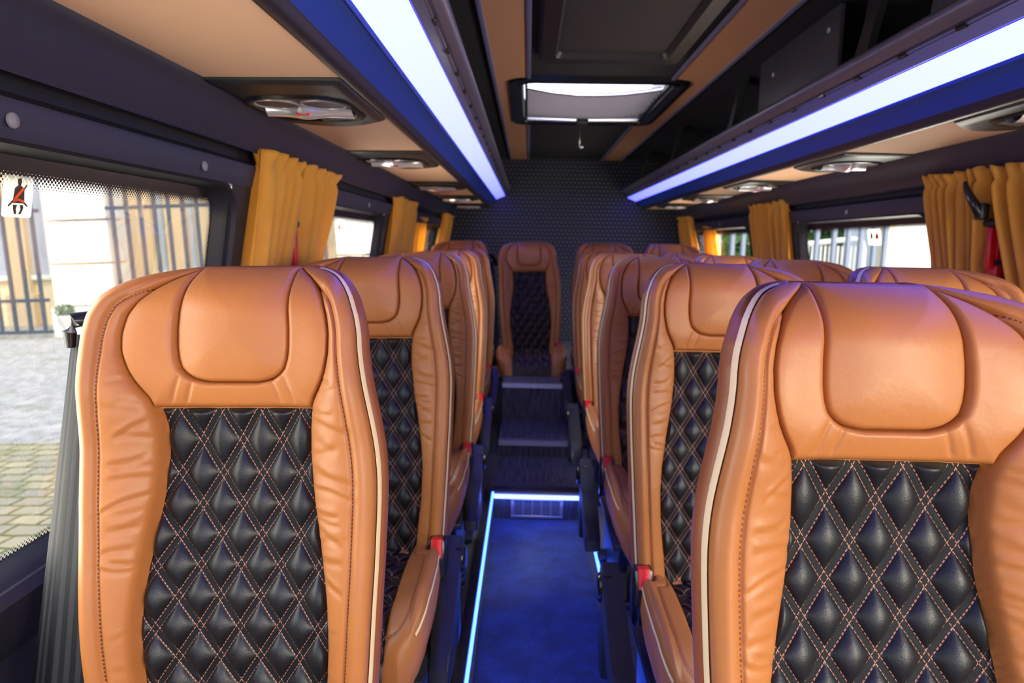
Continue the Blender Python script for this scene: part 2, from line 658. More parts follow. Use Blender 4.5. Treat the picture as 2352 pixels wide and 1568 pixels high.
def shell_w(u, v):
    P = np.stack([u, v], 1)
    d, arc = dist_poly(P, OUT, True)
    # bottom edge of the outline is tucked into the cushion: no bead there
    hi = inner_half(v)
    inside = (np.abs(u) < hi) & (v < VL)
    d2 = np.minimum(dist_poly(P, OQ), dist_poly(P, OLOBE))
    w = Bsurf(u, v)
    body = 0.013 * qc(d2, 0.0075) + 0.024 * (1 - np.exp(-d2 / 0.030))
    groove = -0.0055 * np.exp(-((d - 0.0285) / 0.0030) ** 2)
    bead = -0.016 * (1 - qc(d, 0.017)) - 0.005 * np.exp(-np.clip(d - 0.0285, 0, None) / 0.012) * (d > 0.0285) - 0.005 * (d <= 0.0285)
    bead = np.where(d <= 0.0285, -0.017 * (1 - qc(d, 0.016)) - 0.004 + 0.003 * np.exp(-((d - 0.016) / 0.007) ** 2), -0.005 * np.exp(-(d - 0.0285) / 0.012))
    cr = np.zeros_like(u)
    for sgn, v0, sl, dep, wd, t0, t1 in creases:
        t = np.clip((np.abs(u) - hi) / np.maximum(hw(v) - 0.03 - hi, 0.01), 0, 1)
        vv = v0 + sl * (np.abs(u) - 0.12) + 0.004 * np.sin(np.abs(u) * 60 + v0 * 90)
        m = sstep((t - t0 + 0.12) / 0.15) * sstep((t1 + 0.12 - t) / 0.2) * (u * sgn > 0)
        cr -= dep * np.exp(-((v - vv) / wd) ** 2) * m
        cr += dep * 0.6 * np.exp(-((v - vv - 1.7 * wd) / (1.3 * wd)) ** 2) * m
    # gathers in the upper corner next to the pillow
    for sgn in (-1, 1):
        for k in range(4):
            uu = 0.088 + 0.016 * k
            ax = uu + (0.74 - v) * 0.9
            m = (u * sgn > 0) * sstep((v - 0.66) / 0.03)
            cr -= 0.0018 * np.exp(-((np.abs(u) - ax) / 0.0035) ** 2) * m
    w = w + body + groove + bead + cr * (d > 0.02)
    w = np.where(inside, Bsurf(u, v) - 0.018 * qc(d2, 0.004), w)
    return w, d, arc


def build_shell(name, mat, fn, v0, v1, wfun, mp, NV, NU, rings, flip=False, back_cap=True, cover=None):
    vr = arc_rows(fn, v0, v1, NV)
    t = np.linspace(-1, 1, NU)
    t = np.sign(t) * (1 - (1 - np.abs(t)) ** 1.15)
    u = (fn(vr)[:, None] * t[None, :]).ravel()
    v = np.repeat(vr, NU)
    w, d, arc = wfun(u, v)
    V = [mp(u, v, w)]
    F = [grid_faces(NV, NU, flip)]
    idx = np.arange(NV * NU).reshape(NV, NU)
    loop = np.concatenate([idx[:, 0], idx[-1, 1:], idx[-2::-1, -1], idx[0, -2:0:-1]])
    lu, lv, lw = u[loop], v[loop], w[loop]
    tu, tv = np.roll(lu, -1) - np.roll(lu, 1), np.roll(lv, -1) - np.roll(lv, 1)
    ln = np.hypot(tu, tv) + 1e-9
    nu_, nv_ = -tv / ln, tu / ln        # outward for this direction of travel
    for _ in range(3):
        nu_ = (np.roll(nu_, 1) + nu_ + np.roll(nu_, -1)) / 3
        nv_ = (np.roll(nv_, 1) + nv_ + np.roll(nv_, -1)) / 3
    UV = [np.stack([u, v], 1)]
    E = [d]
    A = [arc]
    prev = loop
    base = NV * NU
    ringpts = []
    for off, dw in rings:
        pu, pv = lu + nu_ * off, lv + nv_ * off
        pw = lw + dw
        V.append(mp(pu, pv, pw))
        UV.append(np.stack([pu + dw, pv], 1))
        E.append(np.full(len(loop), 0.5))
        A.append(np.zeros(len(loop)))
        cur = base + np.arange(len(loop))
        f = np.stack([prev, cur, np.roll(cur, -1), np.roll(prev, -1)], 1)
        F.append(f if flip else f[:, ::-1])
        ringpts.append((pu, pv, pw))
        prev = cur
        base += len(loop)
    cov = None
    if cover:
        cn, cm = cover
        n0 = NV * NU
        VV = np.concatenate(V[2:])
        nl = len(loop)
        fc = []
        for r in range(len(rings) - 2):
            for i in range(nl):
                q = (r * nl + i, (r + 1) * nl + i, (r + 1) * nl + (i + 1) % nl, r * nl + (i + 1) % nl)
                fc.append(q[::-1])
        fc.append(tuple(range((len(rings) - 2) * nl, (len(rings) - 1) * nl))[::-1])
        z = np.full(len(VV), 0.5)
        cov = mesh_obj(cn, VV, fc, cm, None, True, np.concatenate(UV[2:]), {'edge': z, 'arc': z})
        V, F, UV, E, A = V[:3], F[:3], UV[:3], E[:3], A[:3]
        back_cap = False
    faces = [tuple(f) for f in np.concatenate(F)]
    if back_cap:
        faces.append(tuple(prev[::-1]) if not flip else tuple(prev))
    o = mesh_obj(name, np.concatenate(V), faces, mat, None, True, np.concatenate(UV), {'edge': np.concatenate(E), 'arc': np.concatenate(A)})
    if cover:
        return o, (lu, lv, lw, nu_, nv_), cov
    return o, (lu, lv, lw, nu_, nv_)


def build_pad(name, mat, fn, v0, v1, wfun, mp, NV, NU, parent, flip=False):
    vr = arc_rows(fn, v0, v1, NV)
    t = np.linspace(-1, 1, NU)
    t = np.sign(t) * (1 - (1 - np.abs(t)) ** 1.25)
    u = (fn(vr)[:, None] * t[None, :]).ravel()
    v = np.repeat(vr, NU)
    w = wfun(u, v)
    # first and last rows and columns are tucked under
    z = np.full(len(u), 0.5)
    return mesh_obj(name, mp(u, v, w), grid_faces(NV, NU, flip), mat, parent, True, np.stack([u, v], 1), {'edge': z, 'arc': z})


def lobe_w(u, v):
    P = np.stack([u, v], 1)
    d = dist_poly(P, OLOBE)
    dp = dist_poly(P, OPIL)
    inside = (np.abs(u) < hp(np.clip(v, 0.553, 0.741))) & (v > 0.553)
    top = v > 0.735
    dd = np.minimum(d, np.where(inside, 0, dp))
    w = Bsurf(u, v) + 0.012 * qc(dd, 0.0070) + 0.012 * (1 - np.exp(-d / 0.030))
    w -= np.where(inside, 0.014 * qc(dp, 0.004), 0)
    w -= 0.010 * (1 - qc(d, 0.004)) * (v > 0.53)
    for sgn in (-1, 1):
        for k in range(2):
            ax = 0.060 + 0.020 * k + (0.545 - v) * 0.35
            w -= 0.0022 * np.exp(-((u * sgn - ax) / 0.0032) ** 2) * sstep((0.575 - v) / 0.02) * sstep((v - 0.520) / 0.012)
    return w


def pil_w(u, v):
    d = dist_poly(np.stack([u, v], 1), OPIL)
    d = np.where(v > 0.70, np.minimum(dist_poly(np.stack([u, v], 1), np.concatenate([OPIL[:140], OPIL[162:302]])), hp(np.clip(v, .553, .741)) - np.abs(u)), d)
    d = np.clip(d, 0, None)
    w = Bsurf(u, v) + 0.015 * qc(d, 0.0075) + 0.015 * (1 - np.exp(-d / 0.030)) - 0.008 * (1 - qc(d, 0.003))
    return w


def quilt_h(u, v):
    a = (u - QU0) / QX + (v - QV0) / QV
    b = (u - QU0) / QX - (v - QV0) / QV
    ea, eb = np.abs(a - np.round(a)) * QD, np.abs(b - np.round(b)) * QD
    e = np.minimum(ea, eb)
    f = lambda q: 1 - (1 - np.clip((q - QS) / (QD / 2 - QS), 0, 1)) ** 2
    h = np.where(e > QS, 0.0125 * (f(ea) * f(eb)) ** 0.62, 0.0008 * (1 - (e / QS) ** 2))
    return h


def quilt_w(u, v):
    d = dist_poly(np.stack([u, v], 1), OQ)
    w = Bsurf(u, v) - 0.009 + quilt_h(u, v) * sstep(d / 0.012 + 0.15)
    w -= 0.006 * np.exp(-d / 0.006)
    return w


def ribbon(name, mat, parent, loopdata, lo, hi, sel, mp, bulge=0.002):
    """flat piping that follows the rim of the cover; lo, hi = list of (offset, dw) across it"""
    lu, lv, lw, nu_, nv_ = loopdata
    k = np.where(sel)[0]
    brk = np.where(np.diff(k) > 1)[0]
    if len(brk):
        k = np.concatenate([k[brk[0] + 1:], k[:brk[0] + 1]])
    prof_ = [lo, ((lo[0] + hi[0]) / 2 + bulge, (lo[1] + hi[1]) / 2), hi]
    V = []
    for off, dw in prof_:
        V.append(mp(lu[k] + nu_[k] * off, lv[k] + nv_[k] * off, lw[k] + dw))
    n = len(k)
    F = []
    for r in range(2):
        for i in range(n - 1):
            F.append((r * n + i, r * n + i + 1, (r + 1) * n + i + 1, (r + 1) * n + i))
    return mesh_obj(name, np.concatenate(V), F, mat, parent, True)


def belt_strip(name, p0, p1, wdir0, wdir1, width0, width1, parent, n=24, sag=(0, 0, 0)):
    p0, p1 = np.array(p0, float), np.array(p1, float)
    V, UV, F = [], [], []
    for i in range(n + 1):
        s = i / n
        c = p0 + (p1 - p0) * s + np.array(sag) * math.sin(PI * s)
        wd = np.array(wdir0, float) * (1 - s) + np.array(wdir1, float) * s
        wd /= np.linalg.norm(wd)
        w = width0 * (1 - s) + width1 * s
        for k in range(5):
            q = k / 4
            V.append(c + wd * (q - 0.5) * w)
            UV.append((q, s * np.linalg.norm(p1 - p0) / 0.048))
    for i in range(n):
        for k in range(4):
            a = i * 5 + k
            F.append((a, a + 1, a + 6, a + 5))
    o = mesh_obj(name, V, F, M['belt'], parent, True, UV)
    md = o.modifiers.new('thick', 'SOLIDIFY')
    md.thickness = 0.0016
    return o


# cushion: s runs forward from the joint, w is up
CJ = np.array([0, 0.0, SEAT_Z - 0.012])
CV = np.array([0, -1.0, 0.045])
CN = np.array([0, 0.045, 1.0])


def cush_map(u, v, w):
    return CJ + u[:, None] * XU + v[:, None] * CV + w[:, None] * CN


hc = prof([(-0.03, 0.150), (0.05, 0.152), (0.085, 0.158), (0.105, 0.176), (0.12, 0.186), (0.2, 0.192), (0.3, 0.194), (0.36, 0.191), (0.39, 0.182), (0.41, 0.165), (0.42, 0.148)], 0.006)
hcq = prof([(0.0, 0.112), (0.1, 0.112), (0.2, 0.116), (0.3, 0.120), (0.395, 0.120), (0.52, 0.118)], 0.01)


def cush_panel_map(u, v, w):
    e = np.clip(v - 0.385, 0, None)
    vv = np.where(v > 0.385, 0.385 + 0.046 * (1 - np.exp(-e / 0.025)), v)
    ww = np.where(v > 0.385, w - np.clip(e - 0.012, 0, None) * 0.95 - 2 * e * e * (e < 0.02), w)
    return cush_map(u, vv, ww)

OC = outline(hc, -0.03, 0.42)
OCQ = outline(hcq, 0.0, 0.52)


def Csurf(u, v):
    b = 0.028 * sstep((np.abs(u) - 0.08) / 0.13)
    r = np.clip((v - 0.31) / 0.11, 0, None)
    return b - 0.055 * r ** 2.2 + 0.012 * np.sin(np.clip(v, 0, .42) / 0.42 * PI)


def cush_shell_w(u, v):
    P = np.stack([u, v], 1)
    d, arc = dist_poly(P, OC, True)
    d2 = dist_poly(P, OCQ)
    ins = (np.abs(u) < hcq(np.clip(v, 0, .52))) & (v > 0)
    w = Csurf(u, v) + 0.010 * qc(d2, 0.010) + 0.012 * (1 - np.exp(-d2 / 0.03)) - 0.016 * (1 - qc(d, 0.018))
    w -= 0.004 * np.exp(-((d - 0.0285) / 0.003) ** 2)
    # the flared wing along each side starts behind the knee
    w += 0.010 * sstep((np.abs(u) - 0.165) / 0.012) * sstep((v - 0.11) / 0.02)
    w = np.where(ins, Csurf(u, v) - 0.014, w)
    return w, d, arc


def cquilt_w(u, v):
    d = dist_poly(np.stack([u, v], 1), OCQ)
    return Csurf(u, np.minimum(v, 0.40)) - 0.006 + quilt_h(u, v + 0.518) * sstep(d / 0.012 + 0.1) - 0.006 * np.exp(-d / 0.006)


def make_seat(side, belt=None, base=True):
    """side = +1: aisle on the +x side (left-hand single seats), -1: aisle on the -x side"""
    root = bpy.data.objects.new('passenger_seat', None)
    root.empty_display_size = 0.05
    COL.objects.link(root)
    P = PARTS
    for nm in ('backrest', 'back_cover', 'head_bolster', 'head_pillow', 'quilted_back_panel', 'back_piping', 'back_piping_b', 'seat_cushion', 'quilted_cushion_panel', 'cushion_piping', 'cushion_piping_b'):
        c = P[(nm, side) if (nm, side) in P else nm].copy()
        c.name = nm.replace('_b', '') if nm.endswith('piping_b') else nm
        COL.objects.link(c)
        c.parent = root
    sub = {'armrest': P['armrest%d' % side], 'buckle': P['buckle%d' % side]}
    for c0 in sub.values():
        copy_tree(c0, root)
    if base:
        copy_tree(P['base'], root)
    return root


PARTS = {}


def prototype():
    for sd_ in (1, -1):
        AISLE[0] = sd_
        sh, ld, cv = build_shell('backrest', M['tan'], hw, -0.03, VT, shell_w, back_map, 230, 190,
                                 [(-0.001, -0.010), (0.000, -0.030), (0.006, -0.036), (0.007, -0.055), (0.003, -0.078), (-0.010, -0.092), (-0.03, -0.098)],
                                 cover=('back_cover', M['brown']))
        Q = {'backrest': sh, 'back_cover': cv}
        Q['head_bolster'] = build_pad('head_bolster', M['tan_flat'], hl, 0.518, VL, lobe_w, back_map, 150, 150, None)
        Q['head_pillow'] = build_pad('head_pillow', M['tan_flat'], hp, 0.553, 0.741, pil_w, back_map, 110, 90, None)
        Q['quilted_back_panel'] = build_pad('quilted_back_panel', M['quilt'], hq, -0.03, 0.518, quilt_w, back_map, 340, 170, None)
        sel = ~((ld[1] > VT - 0.0035) & (np.abs(ld[0]) < 0.098)) & ~((ld[1] < -0.029) & (np.abs(ld[0]) < 0.175))
        Q['back_piping'] = ribbon('back_piping', M['cream'], None, ld, (0.0010, -0.0115), (0.0028, -0.0300), sel & (ld[0] < 0), back_map)
        Q['back_piping_b'] = ribbon('back_piping', M['cream'], None, ld, (0.0010, -0.0115), (0.0028, -0.0300), sel & (ld[0] > 0), back_map)
        for k_, o_ in Q.items():
            PARTS[(k_, sd_)] = o_
    cs, lc = build_shell('seat_cushion', M['tan'], hc, -0.03, 0.42, cush_shell_w, cush_map, 90, 110,
                         [(0.002, -0.006), (0.004, -0.03), (0.006, -0.06), (0.0, -0.10), (-0.012, -0.118), (-0.03, -0.122)], flip=True)
    PARTS['seat_cushion'] = cs
    PARTS['quilted_cushion_panel'] = build_pad('quilted_cushion_panel', M['quilt'], hcq, 0.0, 0.52, cquilt_w, cush_panel_map, 240, 150, None, True)
    sel = (lc[1] > 0.10) & (lc[1] < 0.40)
    pl = []
    for s in (sel & (lc[0] < 0), sel & (lc[0] > 0)):
        r = ribbon('cushion_piping', M['cream'], None, lc, (0.003, -0.006), (0.0045, -0.013), s, cush_map, 0.0015)
        pl.append(r)
    PARTS['cushion_piping'], PARTS['cushion_piping_b'] = pl

    # pedestal: sloped side cheeks on a foot rail
    bm = bmesh.new()
    for s in (-1, 1):
        bm_prism(bm, [(-0.33, 0.12), (0.02, 0.12), (0.05, 0.335), (-0.36, 0.335), (-0.30, 0.22)], 'x', s * 0.15 - 0.015, s * 0.15 + 0.015, 0.004)
    bm_box(bm, (-0.19, -0.34, 0.12), (0.19, -0.29, 0.145), 0.004)
    bm_box(bm, (-0.19, -0.03, 0.12), (0.19, 0.03, 0.145), 0.004)
    bm_box(bm, (-0.185, -0.36, 0.315), (0.185, 0.04, 0.335), 0.004)
    PARTS['base'] = bm_obj('seat_base', bm, M['black'], None, True)

    for side in (1, -1):
        x0 = side * (0.208 if side > 0 else 0.240)
        # arm: hinged beside the joint, hanging forward and down
        bm = bmesh.new()
        L, sl = 0.36, math.radians(24)
        pts = []
        def pt(a, h):
            return (0.02 - a * math.cos(sl) - h * math.sin(sl) * 0.0, 0.475 - a * math.sin(sl) + h)
        up = [pt(a, 0.0) for a in np.linspace(0.03, L - 0.03, 8)]
        pts = [(0.035, 0.43), (0.034, 0.458), (0.022, 0.474)] + up + [(up[-1][0] - 0.022, up[-1][1] - 0.020), (up[-1][0] - 0.026, up[-1][1] - 0.05)]
        lo = [pt(a, -0.062 - 0.012 * math.sin(PI * a / L)) for a in np.linspace(L - 0.03, 0.03, 8)]
        pts += lo
        bm_prism(bm, pts, 'x', x0 - 0.023, x0 + 0.023, 0.008, 3)
        arm = bm_obj('armrest', bm, M['black'], None, True, 30)
        bm = bmesh.new()
        bm_lathe(bm, [(0.002, side * 0.034), (0.024, side * 0.033), (0.032, side * 0.029), (0.036, side * 0.022), (0.036, 0)], (x0, -0.005, 0.425), 'x', 28)
        cap = bm_obj('hinge_cap', bm, M['gloss'], arm, True)
        bm = bmesh.new()
        bm_box(bm, (x0 - 0.018, -0.02, 0.20), (x0 + 0.012, 0.045, 0.43), 0.008)
        bm_obj('arm_bracket', bm, M['black'], arm, True)
        PARTS['armrest%d' % side] = arm
        # buckle
        bx = side * 0.180
        bm = bmesh.new()
        bm_prism(bm, [(-0.105, 0.462), (-0.085, 0.508), (-0.050, 0.506), (-0.030, 0.44), (-0.045, 0.38), (-0.085, 0.38)], 'x', bx - 0.021, bx + 0.021, 0.005)
        bk = bm_obj('buckle', bm, M['gloss'], None, True)
        bm = bmesh.new()
        bm_prism(bm, [(-0.106, 0.474), (-0.0875, 0.5125), (-0.070, 0.512), (-0.072, 0.500), (-0.084, 0.500), (-0.098, 0.470)], 'x', bx - 0.0135, bx + 0.0135, 0.003)
        bm_obj('release_button', bm, M['red'], bk, True)
        PARTS['buckle%d' % side] = bk


prototype()


def add_belt(root, wallward=True):
    """shoulder belt on the -x side of a seat, two straps running down from a guide loop"""
    bm = bmesh.new()
    gx, gy, gz = -0.277, 0.150, 1.075
    bm_tube(bm, [(gx + 0.055, gy + 0.05, gz - 0.06), (gx + 0.03, gy + 0.03, gz - 0.005), (gx + 0.012, gy + 0.01, gz + 0.012), (gx - 0.004, gy, gz + 0.012), (gx - 0.012, gy - 0.004, gz - 0.006), (gx - 0.013, gy - 0.004, gz - 0.03)],
            [0.012, 0.013, 0.014, 0.013, 0.010, 0.007], 14)
    bm_obj('belt_guide', bm, M['gloss'], root, True)
    b = thing_part('seat_belt', root)
    belt_strip('belt_strap', (gx - 0.008, gy + 0.01, gz - 0.012), (-0.300, -0.03, 0.36), (1, -0.5, 0), (0.95, -0.4, 0), 0.028, 0.055, b)
    belt_strip('belt_strap', (gx + 0.018, gy - 0.002, gz - 0.030), (-0.242, -0.06, 0.36), (1, -0.15, 0), (1, -0.15, 0), 0.040, 0.078, b)
    return b


def thing_part(name, parent):
    o = bpy.data.objects.new(name, None)
    o.empty_display_size = 0.03
    COL.objects.link(o)
    o.parent = parent
    return o


LEFT = [
    (-0.388, 0.875, 0, 'foremost tan leather single seat beside the left windows, belt at its shoulder', True),
    (-0.37, 1.605, 0, 'second single seat from the front along the left windows, tan and black', False),
    (-0.368, 2.38, 0, 'third single seat from the front along the left windows, tan and black', False),
    (-0.375, 3.15, 0, 'fourth single seat from the front along the left windows, tan and black', False),
    (-0.38, 3.92, 0, 'fifth single seat along the left windows, last before the back row', False),
]
RIGHT = [
    (0.411, 0.695, 0, 'foremost tan leather seat right of the aisle, brightly lit, largest in view', True),
    (0.447, 1.49, 0, 'second seat from the front on the right of the aisle, orange tan', False),
    (0.455, 2.265, 0, 'third seat from the front on the right of the aisle, tan and black', False),
    (0.465, 3.085, 0, 'fourth seat from the front on the right of the aisle, purplish tan', False),
    (0.475, 3.90, 0, 'fifth seat on the right of the aisle, last before the back row', False),
]
RWIN = [
    (0.912, 1.49, 0, 'tan seat by the right windows in the second row, beside the yellow curtains', False),
    (0.917, 2.265, 0, 'tan seat by the right windows in the third row', False),
    (0.927, 3.085, 0, 'tan seat by the right windows in the fourth row', False),
    (0.937, 3.90, 0, 'tan seat by the right windows in the fifth row', False),
]
REAR = [
    (-0.40, 4.5, 0.05, 'back row seat in the left corner by the last left window', False),
    (0.055, 4.5, 0.05, 'back row seat facing down the aisle, whole quilted back in view', True),
    (0.500, 4.5, 0.05, 'back row seat just right of the aisle', False),
    (0.945, 4.5, 0.05, 'back row seat in the right corner by the last right window', False),
]
for lst, side, grp in ((LEFT, 1, 'single seats along the left windows'), (RIGHT, -1, 'seats along the right of the aisle'),
                       (RWIN, -1, 'seats along the right windows'), (REAR, -1, 'seats of the back row')):
    for i, (x, y, z, lab, blt) in enumerate(lst):
        sd = side
        if lst is REAR:
            sd = 1 if i == 1 else (1 if i == 0 else -1)
        s = make_seat(sd, base=(lst is not REAR))
        s.location = (x, y, z)
        if lst is LEFT or (lst is REAR and i < 2):
            s.rotation_euler = (0, math.radians(-1.2 if lst is LEFT else -2.5), 0)
        tag(s, lab, 'seat', grp)
        if blt and lst is not RIGHT:
            add_belt(s)
        if lst is REAR:
            for ch in s.children:
                if ch.name.startswith('seat_cushion') or ch.name.startswith('cushion_piping'):
                    ch.scale = (1.10, 1, 1)
        if lst is REAR or lst is RWIN:
            for ch in list(s.children):
                if ch.name.startswith('armrest'):
                    for g in list(ch.children):
                        bpy.data.objects.remove(g)
                    bpy.data.objects.remove(ch)
for k, o in list(PARTS.items()):
    for g in list(o.children):
        bpy.data.objects.remove(g)
    bpy.data.objects.remove(o)
# the objects keep plain names
for o in list(bpy.data.objects):
    pass


# ------------------------------------------------------------------ the coach body
def L_(a, z):      # left profile point
    return (CX - a, CAMZ + z)


def R_(a, z):
    return (CX + a, CAMZ + z)


Y0, Y1 = -1.7, 5.9
ZC = CAMZ + 0.70


def struct(o, kind='structure'):
    o['kind'] = kind
    return o


# floor: sunken aisle, podiums, steps
AX0, AX1 = -0.131, 0.262
bm = bmesh.new()
bm_box(bm, (AX0 - 0.02, Y0, -0.06), (AX1 + 0.02, 2.9, 0.0))
struct(bm_obj('floor', bm, M['carpet']))
for nm, x0, x1 in (('floor_left', CX - 1.12, AX0), ('floor_right', AX1, CX + 1.12)):
    bm = bmesh.new()
    bm_box(bm, (x0, Y0, -0.06), (x1, 4.05, 0.12), 0.004)
    struct(bm_obj(nm, bm, M['podium']))
bm = bmesh.new()
bm_box(bm, (AX0, 2.88, -0.05), (AX1, 3.42, 0.12))
bm_box(bm, (AX0, 3.40, -0.05), (AX1, 3.85, 0.20))
bm_box(bm, (AX0, 3.83, -0.05), (AX1, 4.06, 0.41))
bm_box(bm, (CX - 1.12, 4.05, -0.05), (CX + 1.12, Y1, 0.37))
struct(bm_obj('floor_rear', bm, M['rib']))

# nosings
for k, (y, z) in enumerate(((3.40, 0.20), (3.83, 0.41))):
    bm = bmesh.new()
    bm_prism(bm, [(y - 0.006, z - 0.022), (y - 0.006, z + 0.004), (y + 0.03, z + 0.004), (y + 0.03, z), (y, z), (y, z - 0.022)], 'x', AX0, AX1)
    struct(bm_obj('trim_%d' % (k + 1), bm, M['steel']))
# dark edge profile along the left podium that carries the light
bm = bmesh.new()
bm_box(bm, (AX0 - 0.035, Y0, 0.1195), (AX0 - 0.006, 2.9, 0.128), 0.003)
struct(bm_obj('trim_3', bm, M['black'], None, True))
bm = bmesh.new()
bm_box(bm, (AX0, 2.872, 0.121), (AX1, 2.93, 0.134), 0.003)
struct(bm_obj('trim_4', bm, M['black'], None, True))

bm = bmesh.new()
bm_box(bm, (AX0 - 0.005, Y0, 0.112), (AX0 + 0.003, 2.87, 0.127), 0.002)
tag(bm_obj('floor_light_strip', bm, M['floorled']), 'thin glowing blue light strip along the left edge of the aisle', 'light strip', 'blue floor light strips')
bm = bmesh.new()
bm_box(bm, (AX1 - 0.003, Y0, 0.112), (AX1 + 0.005, 2.87, 0.127), 0.002)
tag(bm_obj('floor_light_strip', bm, M['floorled']), 'thin glowing blue light strip along the right edge of the aisle', 'light strip', 'blue floor light strips')
st = thing('step_light_strip', 'glowing white-blue light bar on the edge of the first step', 'light strip', (0, 0, 0), 'blue floor light strips')
bm = bmesh.new()
bm_box(bm, (AX0 + 0.004, 2.850, 0.102), (AX1 - 0.004, 2.872, 0.121), 0.003)
bm_obj('light_diffuser', bm, emit('step_led', (0.085, 0.14, 1.0, 1), 11.0), st)
bm = bmesh.new()
bm_box(bm, (AX0 + 0.004, 2.850, 0.1215), (AX1 - 0.004, 2.874, 0.1275), 0.002)
bm_obj('holder', bm, M['satin'], st)

# heater grille in the first riser
g = thing('heater_grille', 'pale rectangular heater grille set into the first step riser', 'grille', (0.0625, 2.88, 0.052))
bm = bmesh.new()
for (x0, x1, z0, z1) in ((-0.115, 0.115, 0.032, 0.044), (-0.115, 0.115, -0.044, -0.032), (-0.115, -0.101, -0.032, 0.032), (0.101, 0.115, -0.032, 0.032)):
    bm_box(bm, (x0, -0.008, z0), (x1, 0.0, z1), 0.002)
bm_obj('frame', bm, M['satin'], g, True)
bm = bmesh.new()
for k in range(1, 5):
    x = -0.101 + 0.202 * k / 5
    bm_box(bm, (x - 0.0028, -0.007, -0.032), (x + 0.0028, -0.001, 0.032))
for k in range(1, 7):
    z = -0.032 + 0.064 * k / 7
    bm_box(bm, (-0.101, -0.005, z - 0.0016), (0.101, -0.001, z + 0.0016))
bm_obj('louvre', bm, M['satin'], g)
bm = bmesh.new()
bm_box(bm, (-0.103, -0.0012, -0.034), (0.103, -0.0004, 0.034))
bm_obj('backing', bm, M['trim2'], g)

# rear wall
bm = bmesh.new()
bm_box(bm, (CX - 1.25, Y1, -0.06), (CX + 1.25, Y1 + 0.06, 2.2))
struct(bm_obj('wall_rear', bm, M['rearcloth']))

# ceiling with an opening for the hatch
HX0, HX1, HY0, HY1 = -0.075, 0.665, 3.05, 4.12
bm = bmesh.new()
bm_box(bm, (CX - 0.62, Y0, ZC), (HX0, Y1, ZC + 0.03))
bm_box(bm, (HX1, Y0, ZC), (CX + 0.62, Y1, ZC + 0.03))
bm_box(bm, (HX0, Y0, ZC), (HX1, HY0, ZC + 0.03))
bm_box(bm, (HX0, HY1, ZC), (HX1, Y1, ZC + 0.03))
for sg in (-1, 1):
    pts = [(CX + sg * 0.62, ZC), (CX + sg * 0.78, ZC - 0.03), (CX + sg * 0.92, ZC - 0.11), (CX + sg * 1.0, ZC - 0.24), (CX + sg * 1.03, CAMZ + 0.25)]
    rows = [[bm.verts.new((p[0], y, p[1])) for p in pts] for y in (Y0, Y1)]
    for k in range(len(pts) - 1):
        bm.faces.new((rows[0][k], rows[0][k + 1], rows[1][k + 1], rows[1][k]))
struct(bm_obj('ceiling', bm, M['headliner']))

M['tanband'] = plain('tan_ceiling_liner', rgb(206, 150, 108), 0.75, grain=240, gdist=0.0006, gstr=0.5)
# tan ceiling bands with grey edges (cut where the hatch frame crosses)
k = 5
for lo, hi, sg in ((-0.160, -0.012, 'left'), (0.600, 0.765, 'right')):
    bm = bmesh.new()
    for y0, y1 in ((Y0, HY0 + 0.0), (HY1, Y1)):
        bm_box(bm, (lo, y0, ZC - 0.008), (hi, y1, ZC - 0.0005))
    if sg == 'left':
        bm_box(bm, (lo, HY0, ZC - 0.008), (HX0, HY1, ZC - 0.0005))
    else:
        bm_box(bm, (HX1, HY0, ZC - 0.008), (hi, HY1, ZC - 0.0005))
    struct(bm_obj('trim_%d' % k, bm, M['tanband']))
    k += 1
    bm = bmesh.new()
    for x in (lo, hi):
        for y0, y1 in ((Y0, HY0), (HY1, Y1)) if (HX0 < x < HX1) else ((Y0, Y1),):
            bm_box(bm, (x - 0.009, y0, ZC - 0.013), (x + 0.009, y1, ZC - 0.0005), 0.003)
    struct(bm_obj('trim_%d' % k, bm, M['grey_edge'], None, True))
    k += 1


# roof hatch
def rrect(x0, x1, y0, y1, r, n=7):
    pts = []
    for cx, cy, a0 in ((x1 - r, y1 - r, 0), (x0 + r, y1 - r, 90), (x0 + r, y0 + r, 180), (x1 - r, y0 + r, 270)):
        for i in range(n + 1):
            t = math.radians(a0 + 90 * i / n)
            pts.append((cx + r * math.cos(t), cy + r * math.sin(t)))
    return pts


def bm_frame(bm, loops):
    """closed loops of 3-D points joined ring to ring"""
    vs = [[bm.verts.new(p) for p in lp] for lp in loops]
    n = len(vs[0])
    for a, b in zip(vs, vs[1:]):
        for i in range(n):
            bm.faces.new((a[i], a[(i + 1) % n], b[(i + 1) % n], b[i]))
    return vs


h = thing('roof_hatch', 'roof hatch in the ceiling with black frame and half drawn pleated blind', 'roof hatch', ((HX0 + HX1) / 2, (HY0 + HY1) / 2, ZC))
hx, hy = (HX1 - HX0) / 2, (HY1 - HY0) / 2
bm = bmesh.new()
o_ = rrect(-hx - 0.03, hx + 0.03, -hy - 0.03, hy + 0.03, 0.09)
o2 = rrect(-hx - 0.022, hx + 0.022, -hy - 0.022, hy + 0.022, 0.085)
i1 = rrect(-hx + 0.03, hx - 0.03, -hy + 0.03, hy - 0.03, 0.06)
i2 = rrect(-hx + 0.04, hx - 0.04, -hy + 0.04, hy - 0.04, 0.05)
bm_frame(bm, [[(x, y, 0.0) for x, y in o_], [(x, y, -0.018) for x, y in o2], [(x, y, -0.020) for x, y in i1], [(x, y, -0.010) for x, y in i2], [(x, y, 0.11) for x, y in i2]])
bm_obj('hatch_frame', bm, M['gloss'], h, True, 50)
t = NT('hatch_glass')
tl = t.n('ShaderNodeBsdfTranslucent')
tl.inputs[0].default_value = (0.95, 0.97, 1, 1)
tp = t.n('ShaderNodeBsdfTransparent')
mx = t.n('ShaderNodeMixShader')
mx.inputs[0].default_value = 0.5
